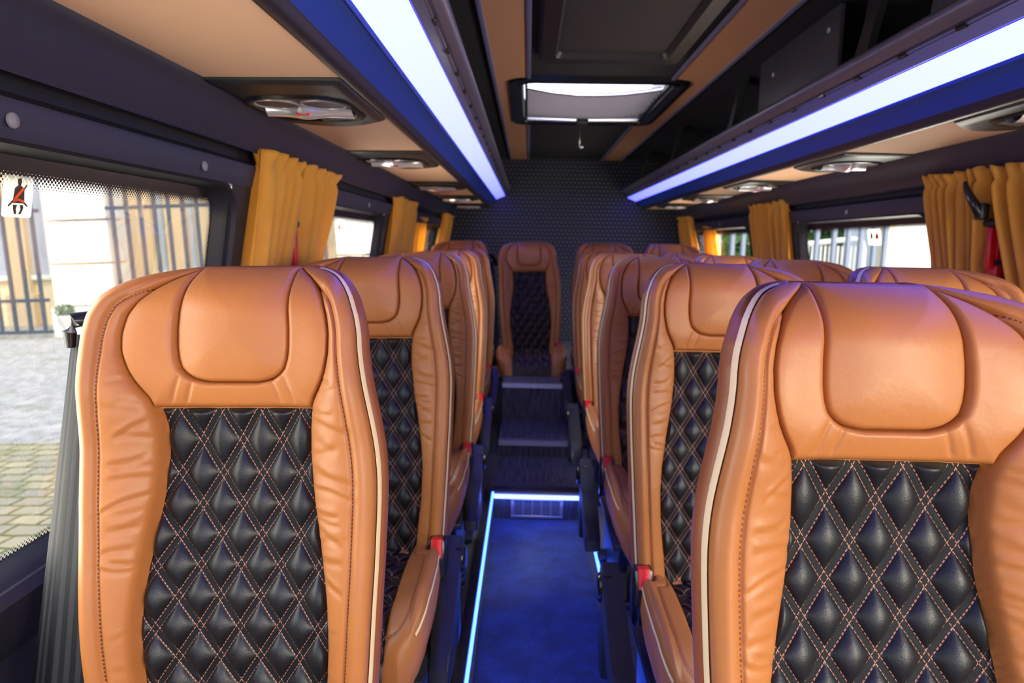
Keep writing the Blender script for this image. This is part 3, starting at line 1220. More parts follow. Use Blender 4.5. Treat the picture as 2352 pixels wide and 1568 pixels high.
t.l(tl.outputs[0], mx.inputs[1])
t.l(tp.outputs[0], mx.inputs[2])
t.done(mx.outputs[0])
bm = bmesh.new()
bm_box(bm, (-hx + 0.03, -hy + 0.03, 0.11), (hx - 0.03, hy - 0.03, 0.116))
bm_obj('hatch_glass', bm, t.m, h)
# pleated blind, sagging in the middle
V, F = [], []
ny, nx = 90, 30
bx = hx - 0.048
for i in range(ny + 1):
    s = i / ny
    for j in range(nx + 1):
        q = j / nx * 2 - 1
        sag = 0.018 * (1 - q * q)
        bow = (1 - q * q) * 0.07
        y = -hy + 0.30 + s * (2 * hy - 0.375) + bow * (1 - s)
        z = 0.020 - sag + 0.026 * (1 - 2 * abs((s * 8) % 1 - 0.5))
        V.append((q * bx, y, z))
for i in range(ny):
    for j in range(nx):
        a = i * (nx + 1) + j
        F.append((a, a + 1, a + nx + 2, a + nx + 1))
t = NT('blind_cloth')
b1 = t.bsdf((0.26, 0.22, 0.235, 1), 0.6)
t2 = t.n('ShaderNodeBsdfTranslucent')
t2.inputs[0].default_value = (0.20, 0.17, 0.18, 1)
mx = t.n('ShaderNodeMixShader')
mx.inputs[0].default_value = 0.35
t.l(b1.outputs[0], mx.inputs[1])
t.l(t2.outputs[0], mx.inputs[2])
t.done(mx.outputs[0])
mesh_obj('pleated_blind', V, F, t.m, h, True)
bm = bmesh.new()
bm_tube(bm, [(-bx, hy - 0.062, 0.0), (0, hy - 0.058, -0.006), (bx, hy - 0.062, 0.0)], 0.010, 10)
bm_obj('blind_rail', bm, M['chrome'], h, True)
bm = bmesh.new()
bm_tube(bm, [(-bx * math.cos(PI * i_ / 12), -hy + 0.295 + 0.07 * math.sin(PI * i_ / 12) ** 2, 0.020 - 0.018 * math.sin(PI * i_ / 12) ** 2) for i_ in range(13)], 0.006, 10)
bm_obj('blind_rail', bm, M['chrome'], h, True)
for s in (-1, 1):
    bm = bmesh.new()
    bm_box(bm, (s * (hx - 0.052) - 0.006, -hy + 0.05, -0.004), (s * (hx - 0.052) + 0.006, hy - 0.05, 0.004), 0.002)
    bm_obj('blind_track', bm, M['black'], h, True)
bm = bmesh.new()
bm_box(bm, (-0.035, hy - 0.085, -0.026), (0.035, hy - 0.02, 0.004), 0.006)
bm_obj('latch', bm, M['black'], h, True)
hk = thing('blind_pull_hook', 'small chrome pull hook hanging from the ceiling behind the roof hatch', 'hook', (0.312, 4.47, ZC))
bm = bmesh.new()
bm_tube(bm, [(0, 0, 0), (0, 0, -0.05), (0.004, 0.005, -0.085), (0.012, 0.012, -0.10), (0.02, 0.012, -0.092)], 0.006, 10)
bm_obj('hook', bm, M['chrome'], hk, True)
bm = bmesh.new()
bm_lathe(bm, [(0.016, 0.0), (0.015, -0.006), (0.001, -0.009)], (0, 0, 0), 'z', 20)
bm_obj('hook_base', bm, M['black'], hk, True)

# ceiling air unit
v = thing('ceiling_air_vent', 'dark ceiling air unit with perforated return grille in front of the hatch', 'air vent', (0.29, 2.33, ZC))
bm = bmesh.new()
lp = [(rrect(-0.27, 0.27, -0.42, 0.40, 0.05), 0.0), (rrect(-0.255, 0.255, -0.405, 0.385, 0.05), -0.028), (rrect(-0.205, 0.205, -0.36, 0.30, 0.03), -0.032), (rrect(-0.195, 0.195, -0.35, 0.29, 0.03), -0.012)]
bm_frame(bm, [[(x, y, z) for x, y in p] for p, z in lp])
bm_obj('housing', bm, plain('brown_black_plastic', (0.020, 0.015, 0.018, 1), 0.45), v, True, 40)
bm = bmesh.new()
p = rrect(-0.196, 0.196, -0.351, 0.291, 0.03)
bm.faces.new([bm.verts.new((x, y, -0.0125)) for x, y in p])
bm_obj('perforated_grille', bm, M['mesh'], v)


# ------------------------------------------------------------------ luggage racks
def rack(side):
    S = L_ if side < 0 else R_
    nm = 'left' if side < 0 else 'right'
    r = thing('luggage_rack', 'overhead luggage rack along the %s side with glowing light strip and tan underside' % nm, 'luggage rack', (0, 0, 0), 'overhead luggage racks')
    ya, yb = Y0, 5.86
    # tan underside
    sweep_y('underside_panel', [S(0.915 if side < 0 else 0.873, 0.2915), S(0.66, 0.2945)], ya, yb, M['tanpanel'], r)
    # rounded lip and fascia
    sweep_y('lip', [S(0.664, 0.2965), S(0.660, 0.2925), S(0.652, 0.291), S(0.645, 0.2935), S(0.640, 0.2985), S(0.636, 0.306), S(0.632, 0.311)], ya, yb, M['lip'], r)
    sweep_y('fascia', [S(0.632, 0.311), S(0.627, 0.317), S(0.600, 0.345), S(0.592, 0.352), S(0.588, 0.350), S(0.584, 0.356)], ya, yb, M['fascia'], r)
    # diffuser with fine ribs
    pts = []
    for i in range(25):
        s = i / 24
        a = 0.584 + (0.512 - 0.584) * s
        z = 0.3565 + (0.386 - 0.3565) * s + (0.0008 if i % 2 else 0)
        pts.append(S(a, z))
    sweep_y('light_diffuser', pts, ya, yb, M['led'], r, smooth=False)
    # slotted aluminium rail
    rp = [(0.512, 0.388), (0.508, 0.388), (0.501, 0.414), (0.4965, 0.4145), (0.4955, 0.4185), (0.4985, 0.4225)]
    n = 10
    for i in range(n + 1):
        t = math.radians(215 - 190 * i / n)
        rp.append((0.492 + 0.022 * math.cos(t) * 1.0 - 0.0, 0.446 + 0.026 * math.sin(PI - t) * 1.0) if False else (0.489 - 0.021 * math.sin(PI * i / n), 0.4225 + 0.046 * i / n))
    rp += [(0.497, 0.472), (0.508, 0.468), (0.512, 0.44), (0.512, 0.41)]
    sweep_y('rail', [S(*p) for p in rp], ya, yb, M['rail'], r)
    # oblong slots in the rail groove
    c = S(0.4970, 0.4165)
    bm = bmesh.new()
    bm_box(bm, (-0.004, -0.016, -0.005), (0.004, 0.016, 0.004), 0.002)
    s0 = bm_obj('rail_slot', bm, M['gloss'], r)
    for q, y in enumerate(np.arange(0.35, 5.8, 0.205)):
        so_ = s0 if q == 0 else link(s0.copy(), r)
        so_.location = (c[0], float(y), c[1])
    # rack floor
    sweep_y('rack_floor', [S(0.512, 0.44), S(0.516, 0.408), S(0.59, 0.392), S(0.66, 0.335), S(1.03, 0.315)], ya, yb, M['headliner'], r)
    # curved brackets up to the ceiling
    for y in (1.02, 1.88, 3.05, 4.25, 5.35):
        bm = bmesh.new()
        P = []
        for i in range(9):
            s = i / 8
            a = 0.53 + 0.012 * math.sin(s * PI) + 0.05 * (s ** 2)
            P.append((a, 0.43 + 0.27 * s, 0.030 + 0.030 * (2 * s - 1) ** 2))
        rows = []
        for a, z, wd in P:
            x0, z0 = S(a, z)
            x1, _ = S(a + 0.02, z)
            rows.append([bm.verts.new((x0, y - wd, z0)), bm.verts.new((x0, y + wd, z0)), bm.verts.new((x1, y + wd, z0)), bm.verts.new((x1, y - wd, z0))])
        for a, b in zip(rows, rows[1:]):
            for k in range(4):
                bm.faces.new((a[k], a[(k + 1) % 4], b[(k + 1) % 4], b[k]))
        bm_obj('bracket', bm, M['black'], r, True)
    return r


rl = rack(-1)
rr_ = rack(1)
# equipment box standing in the right-hand rack
bx_ = thing('rack_panel', 'flat dark grey upright panel standing inside the right luggage rack', 'panel', (CX + 0.57, 2.40, CAMZ + 0.405))
bm = bmesh.new()
bm_box(bm, (0.0, -0.31, 0.0), (0.016, 0.37, 0.29), 0.004)
bm_obj('board', bm, plain('box_grey', (0.05, 0.046, 0.055, 1), 0.5, grain=200), bx_, True)
bm = bmesh.new()
for y, z in ((-0.24, 0.235), (0.22, 0.215), (-0.28, 0.09), (0.3, 0.08)):
    bm_lathe(bm, [(0.009, 0.0), (0.008, -0.003), (0.0005, -0.005)], (0.0, y, z), 'x', 16)
bm_obj('screw', bm, M['satin'], bx_, True)
# dark soft bag lying in the right-hand rack
bg = thing('bag', 'black soft bag with loop handle lying in the right luggage rack near the camera', 'bag', (CX + 0.665, 1.50, CAMZ + 0.395))
V, F = [], []
n1, n2 = 20, 28
for i in range(n1 + 1):
    ph = PI * i / n1
    for j in range(n2):
        th = 2 * PI * j / n2
        k = 1 + 0.10 * math.sin(3 * th + 2 * ph) + 0.06 * math.sin(7 * th + 5 * ph)
        x = 0.12 * math.sin(ph) * math.cos(th) * k
        y = 0.22 * math.cos(ph)
        z = 0.105 + 0.105 * math.copysign(abs(math.sin(ph) * math.sin(th)) ** 0.8, math.sin(th)) * (k if math.sin(th) > 0 else 1)
        V.append((x, y, z))
for i in range(n1):
    for j in range(n2):
        a = i * n2 + j
        b = i * n2 + (j + 1) % n2
        F.append((a, b, b + n2, a + n2))
mesh_obj('bag_body', V, F, plain('bag_cloth', (0.05, 0.05, 0.065, 1), 0.7, grain=90, gdist=0.004, gstr=0.6), bg, True)
bm = bmesh.new()
bm_tube(bm, [(-0.05, -0.07, 0.19), (-0.09, -0.06, 0.225), (-0.105, -0.01, 0.235), (-0.09, 0.04, 0.22), (-0.05, 0.06, 0.19)], 0.011, 10)
bm_obj('bag_handle', bm, M['black'], bg, True)


# ------------------------------------------------------------------ reading lamp consoles
def console(side):
    """built about its front edge; x runs from the wall (0) to the aisle (W), y to the rear, z down from the rack underside"""
    root = bpy.data.objects.new('reading_lamp_console', None)
    COL.objects.link(root)
    W = 0.252 if side < 0 else 0.212
    m = 1 if side < 0 else -1
    X = lambda x: m * x
    # base plate with a straight front and a bowed rear edge
    def rim(ins, z):
        pts = []
        n = 22
        for i in range(n + 1):
            s = i / n
            x = ins + (W - 2 * ins) * s
            pts.append((x, 0.40 + 0.075 * math.sin(PI * min(1, s * 0.95 + 0.02)) + 0.03 * (1 - s) - ins))
        front = [(W - ins, 0 + ins), (W * 0.75, ins + 0.0), (W * 0.5, ins), (W * 0.25, ins), (ins, ins)]
        return [(X(x), y, z) for x, y in pts + front]
    bm = bmesh.new()
    vs = bm_frame(bm, [rim(0.0, 0.0), rim(0.001, -0.004), rim(0.008, -0.0085), rim(0.022, -0.0105)])
    bm.faces.new(vs[-1])
    bm_obj('console_housing', bm, M['black'], root, True, 35)
    # oval insert with a raised rim
    xa, xb = 0.006, W - 0.022
    bm = bmesh.new()
    lo = [(0.0, -0.0095, 0.075), (0.005, -0.0155, 0.07), (0.012, -0.0165, 0.065), (0.018, -0.0115, 0.06)]
    vs = bm_frame(bm, [[(X(x), y, z) for x, y in rrect(xa + q, xb - q, 0.105 + q, 0.375 - q, r)] for q, z, r in lo])
    bm.faces.new(vs[-1])
    bm_obj('console_insert', bm, M['gloss'], root, True, 40)
    R = (xb - xa - 0.03) / 4
    for cx in (xa + 0.014 + R, xb - 0.014 - R):
        bm = bmesh.new()
        bm_lathe(bm, [(R * 0.88, -0.0112), (R * 0.90, -0.0138), (R * 0.94, -0.0150), (R * 0.985, -0.0138), (R, -0.011)], (X(cx), 0.185, 0), 'z', 40)
        lm = bm_obj('reading_lamp', bm, M['satin'], root, True, 60)
        bm = bmesh.new()
        bm_lathe(bm, [(R * 0.885, -0.0118), (R * 0.6, -0.0119), (R * 0.2, -0.0120), (0.001, -0.0120)], (X(cx), 0.185, 0), 'z', 30)
        bm_obj('lamp_lens', bm, M['lampglass'], lm, True, 60)
    # bright bridge sweeping behind the lamps
    V, F = [], []
    nx, ny = 48, 14
    for i in range(nx + 1):
        s = i / nx
        x = xa + 0.020 + (xb - xa - 0.036) * s
        mid = math.exp(-((s - 0.45) / 0.14) ** 2)
        y0 = 0.232 - 0.020 * mid
        y1 = 0.268 + 0.010 * math.sin(PI * s) + 0.026 * s ** 4 + 0.006 * mid
        for j in range(ny + 1):
            q = j / ny
            z = -0.010 - 0.016 * math.sin(PI * q) ** 0.7 - 0.006 * mid * math.sin(PI * q)
            V.append((X(x), y0 + (y1 - y0) * q, z))
    for i in range(nx):
        for j in range(ny):
            a = i * (ny + 1) + j
            F.append((a, a + 1, a + ny + 2, a + ny + 1))
    mesh_obj('chrome_bridge', V, F, M['bridge'], root, True)
    bm = bmesh.new()
    xm = xa + 0.020 + (xb - xa - 0.036) * 0.45
    bm_prism(bm, [(X(xm - 0.015), 0.226), (X(xm + 0.013), 0.226), (X(xm + 0.015), 0.232), (X(xm + 0.009), 0.237), (X(xm - 0.009), 0.237), (X(xm - 0.016), 0.232)], 'z', -0.0265, -0.016, 0.002)
    bm_obj('call_button', bm, M['red_lens'], root, True)
    # louvre fan behind the bridge
    bm = bmesh.new()
    for k in range(13):
        x = xm + 0.012 + (xb - 0.03 - xm) * k / 13
        bm_box(bm, (X(x) - 0.0014, 0.275, -0.0185), (X(x) + 0.0014, 0.350 - 0.002 * k, -0.010), 0.0004)
    bm_obj('louvre', bm, M['louvre'], root)
    bm = bmesh.new()
    bm_lathe(bm, [(0.012, -0.010), (0.0115, -0.018), (0.008, -0.023), (0.001, -0.0245)], (X(xm - 0.008), 0.292, 0), 'z', 22)
    bm_obj('speaker_knob', bm, M['glow'], root, True)
    return root


M['bridge'] = plain('bright_silver', (0.86, 0.84, 0.90, 1), 0.2, metallic=0.6)
M['louvre'] = plain('louvre_grey', (0.10, 0.098, 0.10, 1), 0.4)
M['glow'] = emit('indicator_glow', (0.12, 0.10, 1, 1), 1.2)


def sst(x):
    x = max(0.0, min(1.0, x))
    return x * x * (3 - 2 * x)


ORD = ['nearest the camera', 'second from the camera', 'third from the camera', 'fourth from the camera', 'farthest back']
for side, ys in ((-1, (1.30, 2.31, 3.45, 4.44, 5.33)), (1, (1.24, 2.20, 3.13, 4.05, 4.92))):
    proto = console(side)
    for i, y in enumerate(ys):
        c = proto if i == 0 else copy_tree(proto)
        x = CX - 0.914 if side < 0 else CX + 0.874
        c.location = (x, y, CAMZ + 0.2918)
        c.rotation_euler = (0, 0, 0)
        tag(c, 'black reading lamp console with chrome rings under the %s rack, %s' % ('left' if side < 0 else 'right', ORD[i]), 'reading lamp',
            'reading lamp consoles under the racks')


# ------------------------------------------------------------------ side walls and windows
WT, WB = 0.118, -0.54          # window top and bottom relative to the camera
AT, AB = 0.995, 1.10           # wall half widths there


def wall_a(z):
    return AT + (AB - AT) * (WT - z) / (WT - WB)


WINS = {-1: [(-1.5, 1.60), (2.12, 3.27), (3.98, 5.35)], 1: [(-1.5, 1.80), (2.28, 3.40), (4.12, 5.50)]}
wn = 1
for side in (-1, 1):
    S = L_ if side < 0 else R_
    nm = 'left' if side < 0 else 'right'
    root = bpy.data.objects.new('wall_%s' % nm, None)
    COL.objects.link(root)
    root['kind'] = 'structure'
    t0_ = 0.914 if side < 0 else 0.873
    # cove beside the rack, channel for the curtains, header
    sweep_y('side_cove', [S(t0_, 0.299), S(t0_ + 0.001, 0.288), S(t0_ + 0.007, 0.280), S(t0_ + 0.014, 0.272), S(t0_ + 0.022, 0.262), S(0.948, 0.236), S(0.968, 0.213), S(0.972, 0.207), S(0.970, 0.202)], Y0, Y1, M['trim'], root)
    sweep_y('curtain_channel', [S(0.970, 0.202), S(0.999, 0.214), S(1.006, 0.206), S(1.004, 0.186), S(0.990, 0.176), S(0.978, 0.172)], Y0, Y1, M['trim2'], root)
    sweep_y('header', [S(0.978, 0.172), S(0.977, 0.166), S(0.987, 0.128), S(0.989, 0.121), S(0.995, 0.118), S(1.02, 0.120)], Y0, Y1, M['trim'], root)
    sweep_y('lower_panel', [S(1.125, -0.525), S(1.085, -0.535), S(1.072, -0.55), S(1.076, -0.60), S(1.115, -0.66), S(1.12, -1.12)], Y0, Y1, M['trim2'], root)
    # pillars between windows
    edges = [w for p in WINS[side] for w in p]
    gaps = [(edges[1], edges[2]), (edges[3], edges[4]), (edges[5], Y1)]
    for (g0, g1) in gaps:
        sweep_y('pillar', [S(wall_a(0.13) - 0.004, 0.13), S(wall_a(-0.2) - 0.004, -0.2), S(wall_a(-0.56) - 0.004, -0.56)], g0 - 0.015, g1 + 0.015, M['trim2'], root)
    # screw caps on the header
    bm = bmesh.new()
    for y in (0.9, 1.43, 2.9, 4.6) if side < 0 else (1.2, 2.85, 4.7):
        c = S(0.981, 0.145)
        bm_lathe(bm, [(0.0105, 0.0), (0.0100, -side * 0.003), (0.006, -side * 0.0055), (0.0005, -side * 0.0065)], (c[0], y, c[1]), 'x', 20)
    bm_obj('screw_cap', bm, plain('cap_grey', (0.22, 0.22, 0.27, 1), 0.5), root, True)
    # windows
    for (y0, y1) in WINS[side]:
        w = bpy.data.objects.new('window_%d' % wn, None)
        COL.objects.link(w)
        w['kind'] = 'structure'
        wn += 1
        H = WT - WB
        # s = 0 top, 1 bottom ; depth outwards
        def P3(y, zz, dep):
            a = wall_a(zz) + dep
            x, z = S(a, zz)
            return (x, y, z)
        r = 0.07
        o1 = rrect(y0 - 0.03, y1 + 0.03, WB - 0.015, WT + 0.008, r + 0.02)
        o2 = rrect(y0 - 0.01, y1 + 0.01, WB + 0.003, WT - 0.003, r + 0.01)
        o3 = rrect(y0 + 0.006, y1 - 0.006, WB + 0.018, WT - 0.006, r)
        o4 = rrect(y0 + 0.02, y1 - 0.02, WB + 0.03, WT - 0.010, r)
        bm = bmesh.new()
        bm_frame(bm, [[P3(y, z, -0.002) for y, z in o1], [P3(y, z, -0.012) for y, z in o2], [P3(y, z, 0.002) for y, z in o3], [P3(y, z, 0.036) for y, z in o4]])
        bm_obj('window_frame', bm, M['trim2'], w, True, 50)
        # pane: grid so that the border attribute is smooth
        ny, nz = max(8, int((y1 - y0) / 0.02)), 40
        V, UV, BD, F = [], [], [], []
        for i in range(nz + 1):
            z = WT + 0.005 + (WB + 0.0 - WT) * i / nz
            for j in range(ny + 1):
                y = y0 - 0.0 + (y1 - y0) * j / ny
                V.append(P3(y, z, 0.034))
                UV.append((y, z))
                BD.append(min(WT - z + 0.0, (y1 - y) + 0.012, (y - y0) + 0.012, (z - WB) + 0.01))
        for i in range(nz):
            for j in range(ny):
                a = i * (ny + 1) + j
                F.append((a, a + 1, a + ny + 2, a + ny + 1))
        mesh_obj('pane', V, F, M['glass'], w, False, UV, {'border': BD})


# ------------------------------------------------------------------ curtains
def curtain(side, y0, y1, zt, yb0, yb1, label, zb=-0.30, pleats=6, seed=1, a_=0.958):
    r = random.Random(seed)
    S = L_ if side < 0 else R_
    n, m = pleats * 14, 46
    ph = [r.uniform(-0.6, 0.6) for _ in range(pleats + 2)]
    am = [r.uniform(0.7, 1.3) for _ in range(pleats + 2)]
    V, F = [], []
    for i in range(m + 1):
        s = i / m
        z = zt + (zb - zt) * s
        for j in range(n + 1):
            q = j / n
            k = q * pleats
            kk = int(min(k, pleats - 1e-6))
            amp = am[kk] * (1 - (k - kk)) + am[kk + 1] * (k - kk)
            ya = y0 + (y1 - y0) * q
            yb = yb0 + (yb1 - yb0) * q
            sm = s * s * (3 - 2 * s)
            y = ya + (yb - ya) * sm
            head = math.exp(-(s * (zt - zb) / 0.022) ** 2)
            gather = math.exp(-((s * (zt - zb) - 0.032) / 0.012) ** 2)
            d = (0.024 * amp) * math.sin(2 * PI * k + ph[kk] * s * 2) * (1 - 0.45 * gather) + 0.005 * math.sin(2 * PI * k * 2.3 + 3 * s + seed)
            d += 0.006 * head * math.sin(2 * PI * k * 3.1 + seed)
            zz = z + 0.0035 * head * math.sin(2 * PI * k * 0.8 + seed * 2) + 0.0015 * head * math.sin(2 * PI * k * 2.1)
            y += 0.006 * math.cos(2 * PI * k) * amp
            lean = (AB - AT) / (WT - WB) * (zt - z) * 0.9
            x, zc = S(a_ + d + lean, zz)
            V.append((x, y, zc))
    for i in range(m):
        for j in range(n):
            a = i * (n + 1) + j
            F.append((a, a + 1, a + n + 2, a + n + 1))
    o = mesh_obj('curtain', V, F, M['curtain'], None, True)
    md = o.modifiers.new('thick', 'SOLIDIFY')
    md.thickness = 0.0012
    tag(o, label, 'curtain', 'yellow window curtains')
    return o


k = 0.956
curtain(-1, 1.68, 1.955, 0.212, 1.66, 1.895, 'ochre curtain nearest the camera on the left, drawn against the first pillar', pleats=4, seed=3)
curtain(-1, 1.995, 2.29, 0.212, 2.00, 2.15, 'ochre curtain just behind the nearest one on the left pillar', pleats=4, seed=5)
curtain(-1, 3.36, 3.98, 0.212, 3.34, 3.92, 'brownish ochre curtain on the second left pillar, midway down the coach', pleats=5, seed=8)
curtain(-1, 4.25, 4.62, 0.150, 4.25, 4.62, 'thin sunlit yellow curtain across the last left window', pleats=4, seed=9, a_=1.0)
curtain(-1, 5.33, 5.80, 0.212, 5.05, 5.75, 'ochre curtain in the rear left corner, swept forward at the bottom', pleats=5, seed=12)
curtain(1, 1.52, 1.935, 0.225, 1.50, 1.87, 'yellow curtain cut off by the right edge of the view', pleats=7, seed=15)
curtain(1, 1.955, 2.255, 0.228, 2.02, 2.18, 'yellow curtain on the near right pillar, behind the black coat hook', pleats=7, seed=18)
curtain(1, 3.45, 4.00, 0.230, 3.45, 3.98, 'yellow curtain on the middle right pillar between two windows', pleats=7, seed=21)
curtain(1, 4.92, 5.16, 0.140, 4.92, 5.15, 'thin sunlit yellow curtain across the last right window', pleats=4, seed=23, a_=1.0)
curtain(1, 5.42, 5.85, 0.230, 5.25, 5.72, 'yellow curtain in the rear right corner', pleats=5, seed=26)


# emergency hammers in red holders on the pillars
def hammer(x, y, z, sg, label):
    r = thing('emergency_hammer', label, 'hammer', (x, y, z), 'red emergency hammers')
    bm = bmesh.new()
    bm_prism(bm, [(-0.030, 0.055), (0.030, 0.055), (0.024, 0.03), (0.018, -0.06), (-0.018, -0.06), (-0.024, 0.03)], 'x', -0.012, 0.012, 0.004)
    bm_obj('holder', bm, M['red'], r, True)
    bm = bmesh.new()
    bm_box(bm, (-sg * 0.018 - 0.010, -0.010, -0.085), (-sg * 0.018 + 0.010, 0.010, 0.03), 0.004)
    bm_obj('handle', bm, M['red'], r, True)
    bm = bmesh.new()
    bm_tube(bm, [(-sg * 0.016, -0.042, 0.042), (-sg * 0.016, -0.03, 0.042), (-sg * 0.016, 0.03, 0.042), (-sg * 0.016, 0.042, 0.042)], [0.003, 0.012, 0.012, 0.003], 12)
    bm_obj('hammer_head', bm, M['black'], r, True)
    bm = bmesh.new()
    bm_box(bm, (-0.013, -0.024, -0.12), (0.013, 0.024, -0.075), 0.006)
    bm_obj('holder_foot', bm, M['red'], r, True)


hammer(CX + 1.000, 1.955, CAMZ + 0.035, 1, 'red emergency hammer in its holder between the curtains on the right pillar')
hammer(CX - 0.995, 1.945, CAMZ + 0.00, -1, 'red emergency hammer half hidden between the two curtains on the left pillar')

ck = thing('coat_hook', 'black curved coat hook on the right pillar in front of the curtain', 'hook', (CX + 0.94, 1.985, CAMZ + 0.14))
bm = bmesh.new()
bm_tube(bm, [(0.012, -0.015, -0.045), (0.0, -0.012, -0.02), (-0.012, 0.0, 0.01), (-0.018, 0.012, 0.035), (-0.016, 0.022, 0.050)], [0.013, 0.0135, 0.011, 0.008, 0.006], 14)
bm_obj('hook_arm', bm, M['gloss'], ck, True)
bm = bmesh.new()
bm_box(bm, (0.004, -0.032, -0.055), (0.028, 0.004, -0.010), 0.006)
bm_obj('hook_base', bm, M['black'], ck, True)


# stickers on panes
def sticker(side, y, z, w, h_, label, kind):
    S = L_ if side < 0 else R_
    a = wall_a(z) + 0.030
    x, zz = S(a, z)
    slope = (AB - AT) / (WT - WB)
    r = thing('window_sticker', label, 'sticker', (x, y, zz), 'stickers on the window panes')
    r.rotation_euler = (0, 0, 0)

    def flat(nm, polys, mat, dep):
        bm = bmesh.new()
        for p in polys:
            vs = [bm.verts.new((side * (-dep - slope * q[1] * h_) * 1.0, q[0] * w, q[1] * h_)) for q in p]
            bm.faces.new(vs)
        return bm_obj(nm, bm, mat, r)
    circ = lambda cx, cy, rx, ry, n=20: [(cx + rx * math.cos(2 * PI * i / n), cy + ry * math.sin(2 * PI * i / n)) for i in range(n)]
    dark = plain('sticker_ink', rgb(72, 62, 40), 0.5)
    org = plain('sticker_orange', (0.9, 0.12, 0.03, 1), 0.5)
    redi = plain('sticker_red', (0.75, 0.02, 0.03, 1), 0.5)
    t = NT('sticker_film')
    tp = t.n('ShaderNodeBsdfTransparent')
    df = t.n('ShaderNodeBsdfTranslucent')
    df.inputs[0].default_value = (0.9, 0.87, 0.75, 1)
    mx = t.n('ShaderNodeMixShader')
    mx.inputs[0].default_value = 0.78
    t.l(df.outputs[0], mx.inputs[1])
    t.l(tp.outputs[0], mx.inputs[2])
    t.done(mx.outputs[0])
    bgp = [(x_ / 1.0, y_ / 1.0) for x_, y_ in rrect(-0.5, 0.5, -0.5, 0.5, 0.08, 5)]
    flat('film', [bgp], t.m, 0.0)
    if kind == 'belt':
        flat('figure', [circ(0.02, 0.37, 0.075, 0.075), [(-0.03, 0.31), (0.07, 0.31), (0.07, 0.26), (-0.03, 0.26)],
                        [(-0.13, 0.20), (-0.05, 0.26), (0.09, 0.26), (0.19, 0.20), (0.21, -0.08), (0.19, -0.16), (-0.16, -0.16), (-0.17, -0.05)],
                        [(-0.16, -0.20), (-0.02, -0.20), (-0.06, -0.30), (-0.03, -0.42), (-0.11, -0.42), (-0.15, -0.30)],
                        [(0.06, -0.20), (0.19, -0.20), (0.18, -0.30), (0.11, -0.42), (0.03, -0.42), (0.10, -0.30)],
                        [(-0.15, -0.06), (-0.33, -0.22), (-0.31, -0.26), (-0.15, -0.14)], [(0.19, -0.10), (0.33, -0.20), (0.32, -0.24), (0.19, -0.17)],
                        [(0.14, 0.20), (0.26, 0.32), (0.28, 0.28), (0.17, 0.14)]], dark, 0.0008)
        flat('belt_mark', [[(-0.18, -0.06), (0.12, 0.24), (0.18, 0.19), (-0.10, -0.10)], [(-0.18, -0.06), (-0.18, -0.14), (0.0, -0.10), (0.19, -0.15), (0.20, -0.09), (0.0, -0.04)]], org, 0.0016)
    elif kind == 'star':
        flat('red_mark', [[(-0.3, 0.28), (0.3, 0.05), (0.48, 0.25), (0.2, 0.12), (0.46, -0.04), (0.1, 0.0), (-0.3, -0.2)], circ(0.4, -0.38, 0.05, 0.035)], redi, 0.0008)
    else:
        flat('figure', [circ(0.2, 0.33, 0.06, 0.07), [(0.12, 0.24), (0.28, 0.24), (0.30, -0.10), (0.10, -0.10)]], dark, 0.0008)
        flat('red_mark', [[(-0.34, 0.12), (-0.22, 0.30), (-0.10, 0.10), (-0.06, -0.12), (-0.36, -0.12)], [(-0.36, -0.28), (0.0, -0.28), (0.0, -0.34), (-0.36, -0.34)]], redi, 0.0012)
    return r


sticker(-1, 0.972, 0.052, 0.058, 0.058, 'square sticker of a seated figure wearing an orange seat belt', 'belt')
sticker(-1, 0.905, 0.052, 0.058, 0.058, 'sticker with red marks cut off by the left edge of the view', 'star')
sticker(-1, 2.66, 0.045, 0.10, 0.062, 'small sticker with dark and red marks on the second left window', 'two')
sticker(1, 2.72, 0.045, 0.10, 0.062, 'small sticker with dark and red marks on the right window', 'two')

exec_exterior = True


# ------------------------------------------------------------------ outside
def stone(name, c1, c2, rough=0.85, sc_=3.0):
    t = NT(name)
    o = t.obj()
    n = t.noise(o, sc_, 5, 0.6)
    b = t.bsdf(t.mix(n, c1, c2), rough)
    t.l(t.bump(t.noise(o, 40, 4), 0.01, 0.4), b.inputs['Normal'])
    return t.done(b.outputs[0])


